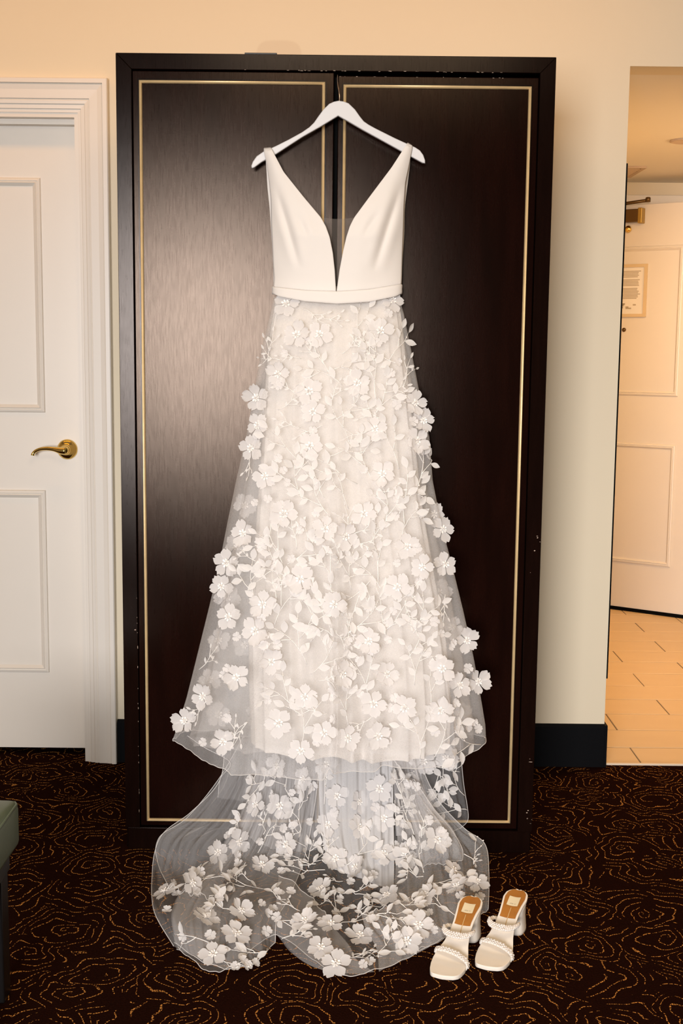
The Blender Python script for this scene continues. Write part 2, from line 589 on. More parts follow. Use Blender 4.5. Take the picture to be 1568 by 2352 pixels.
class Joined:
    def __init__(self):
        self.v, self.f = [], []

    def put(self, data):
        k = len(self.v)
        self.v += data[0]
        self.f += [tuple(i + k for i in f) for f in data[1]]

    def build(self, name, mat, parent=None, sm=True):
        return add(name, mesh_from(name, self.v, self.f, mat), parent, None, sm)


def resample(arr, n):
    """Catmull-Rom along axis 0 to n samples"""
    arr = np.asarray(arr, float)
    k = len(arr)
    if k == 2:
        t = np.linspace(0, 1, n).reshape(-1, *([1] * (arr.ndim - 1)))
        return arr[0] * (1 - t) + arr[1] * t
    ext = np.concatenate([[2 * arr[0] - arr[1]], arr, [2 * arr[-1] - arr[-2]]])
    out = []
    for s in np.linspace(0, k - 1, n):
        i = min(int(s), k - 2)
        t = s - i
        p0, p1, p2, p3 = ext[i], ext[i + 1], ext[i + 2], ext[i + 3]
        out.append(0.5 * ((2 * p1) + (-p0 + p2) * t + (2 * p0 - 5 * p1 + 4 * p2 - p3) * t * t + (-p0 + 3 * p1 - 3 * p2 + p3) * t ** 3))
    return np.array(out)


def structure(o):
    o['kind'] = 'structure'
    return o


# ------------------------------------------------------------------ the setting
WY = 0.733          # face of the wall behind the wardrobe
XR = 0.9095         # end of that wall, where the corridor opens
ZO = 2.2584         # height of the corridor ceiling
CZ = 2.75           # ceiling of the room
XL, XRR, YB = -2.8, 2.5, -6.6

structure(box('floor', XL, XRR, YB, 0.752, -0.05, 0.0, 'carpet'))
structure(box('floor_doorway', -1.72, -0.81, 0.752, 1.035, -0.05, 0.0, 'carpet'))
structure(box('ceiling', XL, XRR, YB, WY + 0.12, CZ, CZ + 0.05, 'ceiling'))
# wall behind the wardrobe with the doorway of the white door cut out, and the header over the corridor
DX0, DX1, DZ = -1.72, -0.81, 2.10
w = Joined()
bmw = bmesh.new()


def wall_piece(bm, x0, x1, y0, y1, z0, z1):
    b2 = box_bm(x0, x1, y0, y1, z0, z1)
    me = bpy.data.meshes.new('tmp')
    b2.to_mesh(me); b2.free()
    bm.from_mesh(me)
    bpy.data.meshes.remove(me)


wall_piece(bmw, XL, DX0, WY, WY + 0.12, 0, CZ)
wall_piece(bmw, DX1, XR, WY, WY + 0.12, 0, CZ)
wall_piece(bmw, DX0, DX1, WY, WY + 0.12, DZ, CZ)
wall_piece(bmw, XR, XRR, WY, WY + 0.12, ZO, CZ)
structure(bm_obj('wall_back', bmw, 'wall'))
structure(box('wall_left', XL - 0.1, XL, YB, WY + 0.12, 0, CZ, 'wall'))
structure(box('wall_right', XRR, XRR + 0.1, YB, WY + 0.12, 0, CZ, 'wall'))
# wall behind the camera with its window
bmw = bmesh.new()
wall_piece(bmw, XL, -2.0, YB - 0.12, YB, 0, CZ)
wall_piece(bmw, 0.1, XRR, YB - 0.12, YB, 0, CZ)
wall_piece(bmw, -2.0, 0.1, YB - 0.12, YB, 0, 0.5)
structure(bm_obj('wall_front', bmw, 'dark_wall'))
bmw = bmesh.new()
for a in ((-2.0, -1.95, .5, CZ), (.05, .1, .5, CZ), (-1.95, .05, .5, .55), (-1.95, .05, CZ - .05, CZ), (-.97, -.93, .55, CZ - .05)):
    wall_piece(bmw, a[0], a[1], YB - 0.10, YB - 0.04, a[2], a[3])
structure(bm_obj('window_1', bmw, 'white_trim'))

# corridor
CY1 = 3.42
structure(box('wall_corridor_left', XR - 0.1, XR, WY + 0.12, CY1, 0, ZO, 'wall'))
structure(box('wall_corridor_right', 2.35, 2.45, WY + 0.12, CY1, 0, ZO, 'wall'))
structure(box('ceiling_corridor', XR, 2.35, WY + 0.12, CY1 + 0.1, ZO, ZO + 0.05, 'ceiling'))
bmw = bmesh.new()
wall_piece(bmw, XR, 1.30, CY1, CY1 + 0.1, 0, ZO)
wall_piece(bmw, 1.30, 2.35, CY1, CY1 + 0.1, 2.14, ZO)
wall_piece(bmw, 2.22, 2.35, CY1, CY1 + 0.1, 0, 2.14)
structure(bm_obj('wall_corridor_end', bmw, 'wall'))
structure(box('wall_hallway', 1.0, 2.5, 4.3, 4.4, 0, ZO, 'wall'))
# casing over the corridor's entry door
structure(box('trim_3', 1.20, 2.30, CY1 - 0.02, CY1, 2.128, 2.193, 'door_paint', None, 0.004))
# tiled floor of the corridor: every tile its own slab above the recessed grout bed
fl = structure(box('floor_corridor', XR - 0.02, 2.4, 0.752, 4.3, -0.05, -0.0012, 'grout'))
tile_meshes = {}
for row in range(14):
    y0 = 0.755 + 0.1997 * row if row == 0 else 0.933 + 0.2015 * (row - 1)
    y1 = 0.933 + 0.2015 * row
    off = 1.046 if row % 2 == 0 else 1.290
    x = off - 0.488
    while x < 2.35:
        a, b = max(x, XR + 0.001), min(x + 0.488, 2.349)
        if b - a > 0.02:
            key = (round(b - a, 3), round(y1 - y0, 3))
            if key not in tile_meshes:
                bm = box_bm(0.0025, key[0] - 0.0025, 0.0030, key[1] - 0.0030, -0.006, 0.0, 0.0012, 1)
                me = bpy.data.meshes.new('tile')
                bm.to_mesh(me); bm.free()
                me.materials.append(M['tile'])
                tile_meshes[key] = me
            add('tile', tile_meshes[key], fl, Matrix.Translation((a, y0, 0.0008 * random.random())))
        x += 0.488
structure(box('trim_4', XR, 2.4, 0.744, 0.757, -0.004, 0.006, 'threshold', None, 0.002))

# baseboards
def base_run(name, x0, x1, wrap=False):
    pts = [(WY, 0), (WY - 0.011, 0), (WY - 0.011, 0.136), (WY - 0.006, 0.144), (WY, 0.146)]
    bm = bmesh.new()
    a = [bm.verts.new((x0, p[0], p[1])) for p in pts]
    b = [bm.verts.new((x1, p[0], p[1])) for p in pts]
    bm.faces.new(a); bm.faces.new(b[::-1])
    for i in range(len(pts)):
        j = (i + 1) % len(pts)
        bm.faces.new((a[i], b[i], b[j], a[j]))
    if wrap:
        for f in ((XR, XR + 0.009, WY - 0.011, CY1),):
            wall_piece(bm, f[0], f[1], f[2], f[3], 0, 0.143)
    return structure(bm_obj(name, bm, 'black_base'))


base_run('baseboard_right', 0.40, XR + 0.0005, True)
base_run('baseboard_left', -0.7125, -0.40)
# the thin black edge of a flat panel on the corridor side of the wall end
wp = tag(box('wall_panel', XR + 0.0002, XR + 0.006, WY + 0.004, WY + 0.62, 0.30, 1.965, 'black', None, 0.001),
         'tall flat black-edged panel on the wall end beside the corridor opening', 'panel')
box('panel_face', XR + 0.0055, XR + 0.0064, WY + 0.016, WY + 0.608, 0.312, 1.953, 'frame_cream', wp)

# ------------------------------------------------------------------ white door on the left with its casing
def casing(name, x_in, x_out, z_in, z_out, y_face, x_far_in, x_far_out, mat):
    """stepped, mitred casing: profile offsets 0 (inner) .. 1 (outer), depth out of the wall"""
    prof = [(0.0, 0.0), (0.0, 0.008), (0.09, 0.0085), (0.11, 0.012), (0.22, 0.013), (0.25, 0.0165), (0.34, 0.018), (0.38, 0.0155),
            (0.40, 0.0205), (0.66, 0.0215), (0.80, 0.0255), (0.83, 0.0225), (0.845, 0.030), (0.97, 0.030), (1.0, 0.027), (1.0, 0.0)]
    verts, faces = [], []
    n = len(prof)
    for k in range(4):
        for t, d in prof:
            xr = x_in + (x_out - x_in) * t
            xl = x_far_in + (x_far_out - x_far_in) * t
            zt = z_in + (z_out - z_in) * t
            verts.append([(xr, y_face - d, 0.0), (xr, y_face - d, zt), (xl, y_face - d, zt), (xl, y_face - d, 0.0)][k])
    for k in range(3):
        for i in range(n - 1):
            faces.append((k * n + i, k * n + i + 1, (k + 1) * n + i + 1, (k + 1) * n + i))
    faces.append(tuple(range(n)))
    faces.append(tuple(range(3 * n, 4 * n))[::-1])
    return structure(add(name, mesh_from(name, verts, faces, mat)))


casing('trim_1', -0.810, -0.7135, 2.100, 2.2016, WY, -1.72, -1.8165, 'door_paint')
# jamb and stop of the doorway
bmw = bmesh.new()
for (x0, x1, y0, y1, z0, z1) in ((-0.822, -0.8095, WY - 0.004, WY + 0.12, 0, 2.10), (-1.72, -1.708, WY - 0.004, WY + 0.12, 0, 2.10),
                                 (-1.708, -0.822, WY - 0.004, WY + 0.12, 2.086, 2.10),
                                 (-1.708, -0.822, WY + 0.030, WY + 0.064, 2.070, 2.0865)):
    wall_piece(bmw, x0, x1, y0, y1, z0, z1)
structure(bm_obj('trim_2', bmw, 'door_paint'))
structure(box('wall_dark_backing', -1.9, -0.6, WY + 0.30, WY + 0.35, 0, 2.3, 'black_base'))  # unseen black slab, added to keep the gap under the door dark


def panel_moulding(name, x0, x1, z0, z1, yf, mat, parent, mw=None, wd=0.026):
    """frame moulding applied on a door face that looks to -Y"""
    prof = [(0.0, 0.0), (0.10, 0.006), (0.35, 0.0085), (0.5, 0.006), (0.62, 0.0095), (0.85, 0.004), (1.0, 0.0)]
    n = len(prof)
    verts, faces = [], []
    for k in range(4):
        for t, d in prof:
            i = t * wd
            x = (x0 + i, x1 - i, x1 - i, x0 + i)[k]
            z = (z0 + i, z0 + i, z1 - i, z1 - i)[k]
            verts.append((x, yf - d, z))
    for k in range(4):
        for i in range(n - 1):
            a, b = k * n + i, ((k + 1) % 4) * n + i
            faces.append((a, b, b + 1, a + 1))
    return add(name, mesh_from(name, verts, faces, mat), parent, mw)


d1 = structure(box('door_1', -1.706, -0.8235, 0.80, 0.84, 0.022, 2.084, 'door_paint', None, 0.0015))
panel_moulding('panel_moulding', -1.585, -0.948, 1.160, 1.910, 0.80, 'door_paint', d1)
panel_moulding('panel_moulding', -1.585, -0.952, 0.285, 0.904, 0.80, 'door_paint', d1)
# brass lever: rose, neck, lever and its keyhole
hx, hz = -0.878, 1.040
han = lathe('door_handle', [(0.0335, 0.0), (0.0335, 0.004), (0.031, 0.009), (0.024, 0.013), (0.015, 0.017), (0.013, 0.030), (0.0125, 0.052), (0.010, 0.055), (0.001, 0.0555)],
            (hx, 0.7995, hz), (0, -1, 0), 'brass', d1)
han['label'] = 'polished brass lever handle'
lp = [(hx + 0.006, 0.747, hz - 0.001), (hx - 0.012, 0.747, hz), (hx - 0.032, 0.748, hz + 0.004), (hx - 0.055, 0.750, hz + 0.006), (hx - 0.078, 0.752, hz + 0.0035),
      (hx - 0.094, 0.754, hz - 0.003), (hx - 0.102, 0.754, hz - 0.011), (hx - 0.104, 0.753, hz - 0.018)]
tube('lever', resample(lp, 28), list(np.interp(np.linspace(0, 1, 28), [0, .12, .3, .6, .85, 1], [.0135, .0125, .0075, .0055, .0052, .0062])), 'brass', han, 12)
lathe('keyhole', [(0.0062, 0.0), (0.0062, 0.002), (0.005, 0.0025), (0.0018, 0.0015), (0.0016, 0.0005)], (hx, 0.7445, hz), (0, -1, 0), 'brass', han, 16)

# ------------------------------------------------------------------ entry door at the end of the corridor, ajar
dv = Vector((1.81 - 1.467, 3.061 - 3.295, 0)).normalized()
dn = Vector((dv.y, -dv.x, 0))          # normal of the face towards the camera
hinge = Vector((1.467, 3.295, 0)) - dv * 0.17
d2m = Matrix((( dv.x, -dn.x, 0, hinge.x), (dv.y, -dn.y, 0, hinge.y), (0, 0, 1, 0), (0, 0, 0, 1)))
# local frame of the leaf: x along the leaf, y into it, z up
d2 = structure(bm_obj('door_2', box_bm(0.0, 0.62, 0.0, 0.042, 0.012, 2.125, 0.0015), 'door_paint', None, False, d2m))


def on_leaf(name, me, sm=False, parent=None):
    o = bpy.data.objects.new(name, me)
    col.objects.link(o)
    o.parent = parent or d2
    _W[o.name] = d2m.copy()
    if sm:
        smooth(o)
    return o


def tmp_mesh(bm, mat):
    me = bpy.data.meshes.new('part')
    bm.to_mesh(me); bm.free()
    me.materials.append(M[mat])
    return me


for (z0, z1) in ((1.150, 1.915), (0.262, 0.902)):
    o = panel_moulding('panel_moulding', 0.075, 0.505, z0, z1, 0.0, 'door_paint', None)
    o.parent = d2
L = lambda X: (X - hinge.x) / dv.x      # leaf coordinate of a world X on the leaf
o = on_leaf('shadow_gap', tmp_mesh(box_bm(0.002, 0.618, -0.004, 0.02, 0.002, 0.020), 'black'))  # black strip standing in for the shadow gap under the door
# door closer: arm, body and cap
cl = on_leaf('door_closer', tmp_mesh(box_bm(L(1.40), L(1.556), -0.045, 0.0, 2.035, 2.10, 0.004), 'closer'))
cl['label'] = 'bronze and gold overhead closer'
on_leaf('end_cap', tmp_mesh(box_bm(L(1.548), L(1.566), -0.049, 0.0, 2.028, 2.105, 0.003), 'closer_gold'), False, cl)
v, f = tube_data([(L(1.42), -0.03, 2.122), (L(1.50), -0.035, 2.132), (L(1.585), -0.04, 2.139)], 0.0085, 10)
on_leaf('closer_arm', mesh_from('part', v, f, 'closer'), True, cl)
v, f = lathe_data([(0.013, 0), (0.013, 0.02), (0.009, 0.024)], (L(1.588), -0.04, 2.131), (0, 0, 1), 12)
on_leaf('arm_pivot', mesh_from('part', v, f, 'closer'), True, cl)
v, f = lathe_data([(0.004, 0), (0.017, 0.004), (0.019, 0.012), (0.012, 0.022), (0.003, 0.025)], (L(1.496), 0, 2.003), (0, -1, 0), 16)
o = on_leaf('door_latch', mesh_from('part', v, f, 'brass'), True)
v, f = lathe_data([(0.011, 0), (0.011, 0.004), (0.006, 0.009), (0.003, 0.010)], (L(1.492), 0, 1.489), (0, -1, 0), 14)
o = on_leaf('peephole', mesh_from('part', v, f, 'closer'), True)
# framed notice on the door
bm = bmesh.new()
nx0, nx1, nz0, nz1 = L(1.43), L(1.588), 1.555, 1.825
for a in ((nx0, nx0 + .016, nz0, nz1), (nx1 - .016, nx1, nz0, nz1), (nx0 + .016, nx1 - .016, nz0, nz0 + .016), (nx0 + .016, nx1 - .016, nz1 - .016, nz1)):
    wall_piece(bm, a[0], a[1], -0.010, -0.0002, a[2], a[3])
nt_o = on_leaf('notice', tmp_mesh(bm, 'frame_cream'))
nt_o['label'] = 'framed printed notice'
on_leaf('paper', tmp_mesh(box_bm(nx0 + .016, nx1 - .016, -0.004, -0.0003, nz0 + .016, nz1 - .016), 'paper'), False, nt_o)
bm = bmesh.new()
zz = nz1 - 0.034
for blk in (5, 5, 8):
    for k in range(blk):
        wall_piece(bm, nx0 + .034, nx1 - .034 - .02 * random.random(), -0.0046, -0.0041, zz - .004, zz)
        zz -= 0.0072
    zz -= 0.008
for k in range(9):
    a = nx0 + .045 + .09 * random.random()
    b = zz - 0.008 - .03 * random.random()
    wall_piece(bm, a, a + .016, -0.0046, -0.0041, b - .007, b)
on_leaf('print_lines', tmp_mesh(bm, 'ink'), False, nt_o)

# corridor ceiling: recessed lamp and air vent
dl = empty('recessed_lamp', (1.45, 2.09, ZO), 'round recessed lamp in the corridor ceiling near the opening', 'lamp')
lathe('trim_ring', [(0.050, 0.0), (0.062, 0.0), (0.062, 0.006), (0.054, 0.008), (0.050, 0.004)], (1.45, 2.09, ZO), (0, 0, -1), 'vent', dl, 40)
lathe('bulb_disc', [(0.049, 0.0), (0.049, 0.002), (0.001, 0.0022)], (1.45, 2.09, ZO - 0.0005), (0, 0, -1), 'lamp', dl, 32)


def downlight(name, loc, e, color):
    d = bpy.data.lights.new(name, 'AREA')
    d.shape = 'DISK'; d.size = 0.09
    d.energy = e; d.color = color
    o = bpy.data.objects.new(name, d)
    o.location = loc
    col.objects.link(o)


downlight('corridor_lamp_light', (1.45, 2.09, ZO - 0.012), 9.5, (1.0, 0.57, 0.21))
downlight('corridor_lamp_light', (1.75, 1.25, ZO - 0.012), 7.5, (1.0, 0.57, 0.21))
pl = bpy.data.lights.new('corridor_fill_light', 'POINT'); pl.energy = 17; pl.color = (1.0, 0.64, 0.32); pl.shadow_soft_size = 0.08  # added fill without a fixture, brightens the corridor ceiling and far trim
po = bpy.data.objects.new('corridor_fill_light', pl); po.location = (2.2, 1.6, 2.0); col.objects.link(po)
vt = empty('air_vent', (1.40, 3.0, ZO), 'square air vent in the corridor ceiling by the entry door', 'vent')
bm = bmesh.new()
for a in ((1.30, 1.47, 2.83, 2.85), (1.30, 1.47, 3.15, 3.17), (1.30, 1.32, 2.85, 3.15), (1.45, 1.47, 2.85, 3.15)):
    wall_piece(bm, a[0], a[1], a[2], a[3], ZO - 0.010, ZO - 0.0002)
bm_obj('vent_frame', bm, 'vent', vt)
for k in range(9):
    y = 2.868 + k * 0.033
    add('slat', mesh_from('slat', [(1.32, y, ZO - .001), (1.45, y, ZO - .001), (1.45, y + .02, ZO - .009), (1.32, y + .02, ZO - .009),
                                   (1.32, y, ZO - .003), (1.45, y, ZO - .003), (1.45, y + .02, ZO - .011), (1.32, y + .02, ZO - .011)],
                          [(0, 1, 2, 3), (4, 7, 6, 5), (0, 4, 5, 1), (2, 6, 7, 3), (0, 3, 7, 4), (1, 5, 6, 2)], 'vent'), vt)

# unseen housings, added above the two room lights to give them a body
cf = structure(empty('unseen_fixture', (-0.45, 0.30, CZ)))
box('added_housing', -1.98, 1.08, 0.22, 0.38, CZ - 0.07, CZ, 'white_trim', cf, 0.004)
cf = structure(empty('unseen_fixture', (0.1, -1.9, CZ)))
box('added_housing', -0.5, 0.7, -2.5, -1.3, CZ - 0.07, CZ, 'white_trim', cf, 0.004)

# ------------------------------------------------------------------ wardrobe
WX0, WX1, WH, WD = -0.560, 0.560, 2.118, 0.70
wb = empty('wardrobe', (0, 0.35, 0), 'tall dark-stained two-door wardrobe with thin gold bead panels', 'wardrobe')
FW = 0.0395
box('side_panel', WX0, WX0 + 0.03, 0.02, WD, 0.0, WH - 0.001, 'wood', wb, 0.001)
box('side_panel', WX1 - 0.03, WX1, 0.02, WD, 0.0, WH - 0.001, 'wood', wb, 0.001)
box('top_panel', WX0 + 0.03, WX1 - 0.03, 0.02, WD, WH - 0.03, WH - 0.001, 'wood', wb)
box('back_panel', WX0 + 0.03, WX1 - 0.03, WD - 0.012, WD, 0.03, WH - 0.03, 'wood', wb)
# face frame with mitred upper corners
prism('frame_stile', [(WX0, 0.062), (WX0 + FW, 0.062), (WX0 + FW, WH - FW), (WX0, WH)], 0.0, 0.022, 'wood', wb, 0.0012)
prism('frame_stile', [(WX1, 0.062), (WX1, WH), (WX1 - FW, WH - FW), (WX1 - FW, 0.062)], 0.0, 0.022, 'wood', wb, 0.0012)
prism('frame_rail', [(WX0 + 0.0006, WH), (WX0 + FW + 0.0006, WH - FW), (WX1 - FW - 0.0006, WH - FW), (WX1 - 0.0006, WH)], 0.0, 0.022, 'wood', wb, 0.0012)
box('plinth', WX0 + 0.006, WX1 - 0.004, 0.004, 0.03, 0.0, 0.0615, 'wood', wb, 0.0015)
box('bottom_panel', WX0 + 0.03, WX1 - 0.03, 0.03, WD - 0.012, 0.03, 0.055, 'wood', wb)


def ward_door(x0, x1, z0, z1, bx0, bx1, bz0, bz1, label):
    d = box('door', x0, x1, 0.010, 0.030, z0, z1, 'wood_panel', wb, 0.0018)
    d['label'] = label
    # gold half-round bead, mitred, in four lengths, in a shallow groove
    bw = 0.0084
    prof = [(-0.5, 0.0), (-0.47, 0.0022), (-0.3, 0.0046), (0.0, 0.0058), (0.3, 0.0046), (0.47, 0.0022), (0.5, 0.0)]
    c = [(bx0, bz0), (bx1, bz0), (bx1, bz1), (bx0, bz1)]
    s = [(1, 1), (-1, 1), (-1, -1), (1, -1)]
    for k in range(4):
        k2 = (k + 1) % 4
        verts, faces = [], []
        for kk in (k, k2):
            for t, dp in prof:
                verts.append((c[kk][0] + s[kk][0] * (t + .5) * bw, 0.0099 - dp, c[kk][1] + s[kk][1] * (t + .5) * bw))
        n = len(prof)
        for i in range(n - 1):
            faces.append((i, n + i, n + i + 1, i + 1))
        faces.append(tuple(range(n)))
        faces.append(tuple(range(n, 2 * n))[::-1])
        faces.append((0, n - 1, 2 * n - 1, n))
        o = add('gold_bead', mesh_from('gold_bead', verts, faces, 'gold'), d, None, True)
    # thin dark step beside the bead
    for (a0, a1, b0, b1) in ((bx0 - .004, bx1 + .004, bz1, bz1 + .004), (bx0 - .004, bx1 + .004, bz0 - .004, bz0),
                             (bx0 - .004, bx0, bz0, bz1), (bx1, bx1 + .004, bz0, bz1)):
        box('bead_step', a0, a1, 0.0088, 0.0105, b0, b1, 'wood', d)
    return d


ward_door(-0.5195, -0.0045, 0.066, 2.0765, -0.503, -0.0265, 0.079, 2.0535, 'left door with gold bead and worn sheen')
ward_door(0.0060, 0.5185, 0.066, 2.0690, 0.0195, 0.501, 0.083, 2.0475, 'right door hung slightly lower than the left')
box('gap_backing', -0.010, 0.010, 0.032, 0.045, 0.066, 2.07, 'black', wb)  # black strip behind the doors, makes the gap between them dark
# chipped edges
ch = Joined()
rc = random.Random(3)


def chip(x, z, y, sx, sz):
    n = 6
    vs = [Vector((x + sx * math.cos(6.283 * k / n) * rc.uniform(.6, 1.1), y, z + sz * math.sin(6.283 * k / n) * rc.uniform(.6, 1.1))) for k in range(n)]
    vs += [v + Vector((0, 0.0012, 0)) for v in vs]
    fs = [tuple(range(n))] + [(k, n + k, n + (k + 1) % n, (k + 1) % n) for k in range(n)]
    ch.put((vs, fs))


for k in range(30):
    chip(rc.uniform(-0.3, 0.45), WH - FW + rc.uniform(-0.0004, 0.0012), -0.0002, rc.uniform(.0015, .006), rc.uniform(.0004, .0010))
for k in range(12):
    chip(rc.uniform(0.01, 0.45), 2.068 + rc.uniform(-0.001, 0.0003), 0.0098, rc.uniform(.001, .004), rc.uniform(.0004, .0012))
for k in range(16):
    chip(WX0 + FW + rc.uniform(-.002, -.0004), rc.uniform(0.1, 0.75), -0.0002, rc.uniform(.0004, .001), rc.uniform(.001, .005))
for k in range(12):
    chip(WX1 - rc.uniform(.0006, .03), rc.choice((rc.uniform(.08, .13), rc.uniform(.27, .32), rc.uniform(.7, .9))), -0.0002, rc.uniform(.0006, .003), rc.uniform(.0005, .002))
chip(WX1 - 0.010, 0.262, -0.0002, 0.006, 0.0012)
chip(WX0 + 0.033, 0.62, -0.0002, 0.003, 0.002)
tag(ch.build('paint_chips', 'chip', wb, False), kind='stuff')
# a thin dark strip lying on top of the wardrobe
tag(box('top_strip', -0.232, -0.15, 0.0, 0.05, WH - 0.001, WH + 0.0035, 'leg_wood', None, 0.001),
    'thin dark strip lying on top of the wardrobe front edge', 'strip')

# ------------------------------------------------------------------ hanger
hg = empty('coat_hanger', (0.008, -0.035, 1.93), 'white wooden coat hanger hooked over the wardrobe door', 'hanger')
S, OX, OY = 480 / 1568.0, 540, 160
hp_c = [(120, 722), (132, 690), (160, 650), (210, 615), (300, 575), (400, 525), (500, 470), (555, 432), (590, 398), (622, 352), (660, 300), (705, 256), (740, 240),
        (775, 233), (812, 238), (850, 252), (898, 298), (938, 355), (965, 388), (1000, 412), (1050, 440), (1200, 515), (1290, 556), (1350, 583), (1385, 606), (1410, 640), (1424, 680),
        (1424, 703), (1405, 700), (1310, 648), (1100, 532), (960, 455), (840, 385), (772, 347), (650, 422), (500, 508), (300, 638), (200, 692), (140, 736), (124, 740)]
hp = []
for cx_, cy_ in hp_c:
    P = atY(OX + cx_ * S, OY + cy_ * S, -0.040)
    hp.append((P.x, P.z))
prism('hanger_body', hp, -0.042, -0.028, 'hanger', hg, 0.0022)
hk = [atY(779, 234, -0.035), atY(779.5, 222, -0.035), atY(778, 210, -0.033), atY(775.5, 195, -0.026), atY(774.5, 182, -0.016), atY(775, 172, -0.006)]
hk += [Vector((hk[-1].x, 0.004, hk[-1].z + 0.004)), Vector((hk[-1].x, 0.012, hk[-1].z + 0.003))]
hook_pts = resample([tuple(p) for p in hk], 30)
tube('hook', hook_pts, 0.0013, 'steel', hg, 8)

# ------------------------------------------------------------------ wedding dress
dress = empty('wedding_dress', (0.02, -0.16, 0.0), 'sleeveless ivory wedding gown with plunging neck and flower-appliqued tulle skirt and train', 'dress')
nrow = 60


def seg_d(px, py, a, b):
    """distance to a segment and side, in photo pixels"""
    ax, ay = a; bx, by = b
    dx, dy = bx - ax, by - ay
    t = max(0, min(1, ((px - ax) * dx + (py - ay) * dy) / (dx * dx + dy * dy)))
    ex, ey = px - ax - t * dx, py - ay - t * dy
    side = (dx * (py - ay) - dy * (px - ax))
    return math.hypot(ex, ey), t, (1 if side > 0 else -1)


def bodice_half(left):
    if left:
        outer = [(345, 606), (380, 613.5), (420, 619), (460, 622.5), (520, 623.5), (600, 627), (640, 629.5), (664, 628)]
        inner = [(342, 623), (395, 651), (455, 699), (500, 737), (520, 748), (545, 757), (580, 764), (620, 768.5), (671, 771.5)]
        creases = [((637, 438), (688, 618), 5.0, 7), ((690, 505), (706, 545), 2.5, 6)]
    else:
        outer = [(337, 946), (380, 938), (420, 930), (470, 927), (520, 926), (600, 923), (640, 922), (655, 921)]
        inner = [(331, 934), (385, 899), (450, 850), (500, 813), (520, 803), (545, 795), (580, 787), (620, 779.5), (671, 772.5)]
        creases = [((918, 432), (858, 622), 6.0, 8), ((866, 492), (832, 545), 3.0, 7)]
    oy, ox = zip(*outer); iy, ix = zip(*inner)
    ncol = 44
    P = np.zeros((nrow, ncol, 3))
    for i in range(nrow):
        t = i / (nrow - 1)
        for j in range(ncol):
            wv = j / (ncol - 1)
            ytop = oy[0] + (iy[0] - oy[0]) * wv
            ybot = oy[-1] + (iy[-1] - oy[-1]) * math.sin(wv * math.pi / 2)
            py = ytop + (ybot - ytop) * t
            xo = np.interp(py, oy, ox); xi = np.interp(py, iy, ix)
            px = xo + (xi - xo) * wv
            bulge = np.interp(py, [335, 400, 470, 540, 600, 670], [0.006, 0.022, 0.046, 0.060, 0.052, 0.044])
            Y = -0.050 - bulge * math.sin(min(1.0, wv * 1.25 + 0.02) * math.pi / 2) ** 0.75
            for a, b, dep, wid in creases:
                d, tt, sd = seg_d(px, py, a, b)
                fade = math.sin(math.pi * min(1, max(0.03, tt))) ** 0.7
                Y += 0.001 * dep * math.exp(-(d / wid) ** 2) * fade
                Y -= 0.0006 * dep * math.exp(-((d - wid * 2.2) / (wid * 1.4)) ** 2) * fade
            Y += 0.0012 * math.sin(px * 0.045 + py * 0.02) * wv * (1 - wv) * 4
            # body edge rolls back at the side
            p = atY(px, py, Y)
            P[i, j] = p
    return P


for left in (True, False):
    P = bodice_half(left)
    me = grid_mesh('bodice_front', P, 'crepe')
    o = add('bodice_front', me, dress, None, True)
    sol = o.modifiers.new('thickness', 'SOLIDIFY'); sol.thickness = 0.0022; sol.offset = 0.0
    # strap over the hanger and down the back
    if left:
        rows = [((606, 345), (623, 342), -0.055), ((605.5, 342.5), (622.5, 340), -0.046), ((606, 342), (622, 340), -0.030), ((607, 344), (621, 343), -0.0215),
                ((611, 380), (618, 380), -0.019), ((614, 430), (622, 428), -0.017), ((619, 480), (634, 478), -0.015), ((623, 540), (662, 535), -0.013),
                ((627, 600), (690, 600), -0.012), ((628, 664), (720, 666), -0.012)]
    else:
        rows = [((946, 337), (934, 331), -0.055), ((946.5, 335), (934.5, 329.5), -0.046), ((946, 335), (935, 329.5), -0.030), ((944, 338), (936, 333), -0.0215),
                ((941, 380), (935, 380), -0.019), ((935, 430), (928, 428), -0.017), ((929.5, 480), (914, 478), -0.015), ((928, 540), (888, 535), -0.013),
                ((924, 600), (860, 600), -0.012), ((922, 658), (830, 666), -0.012)]
    net = np.array([[tuple(atY(a[0], a[1], Y)), tuple(atY((a[0] + b[0]) / 2, (a[1] + b[1]) / 2, Y)), tuple(atY(b[0], b[1], Y))] for a, b, Y in rows])
    g = resample(net, 60)
    g = np.stack([resample(g[i], 7) for i in range(len(g))])
    o = add('back_strap', grid_mesh('back_strap', g, 'crepe'), dress, None, True)
    sol = o.modifiers.new('thickness', 'SOLIDIFY'); sol.thickness = 0.0018; sol.offset = 0.0
# illusion mesh in the plunge
net = []
for i in range(14):
    t = i / 13
    py = 499 + (668 - 499) * t
    xl = np.interp(py, [500, 520, 545, 580, 620, 671], [733, 745, 754, 761, 766, 771])
    xr = np.interp(py, [500, 520, 545, 580, 620, 671], [817, 806, 798, 790, 782, 773])
    row = []
    for j in range(9):
        wv = j / 8
        row.append(tuple(atY(xl + (xr - xl) * wv, py + (4 * math.sin(math.pi * wv) if i == 0 else 0), -0.088 + 0.01 * math.sin(math.pi * wv))))
    net.append(row)
add('illusion_panel', grid_mesh('illusion_panel', np.array(net), 'illusion'), dress, None, True)
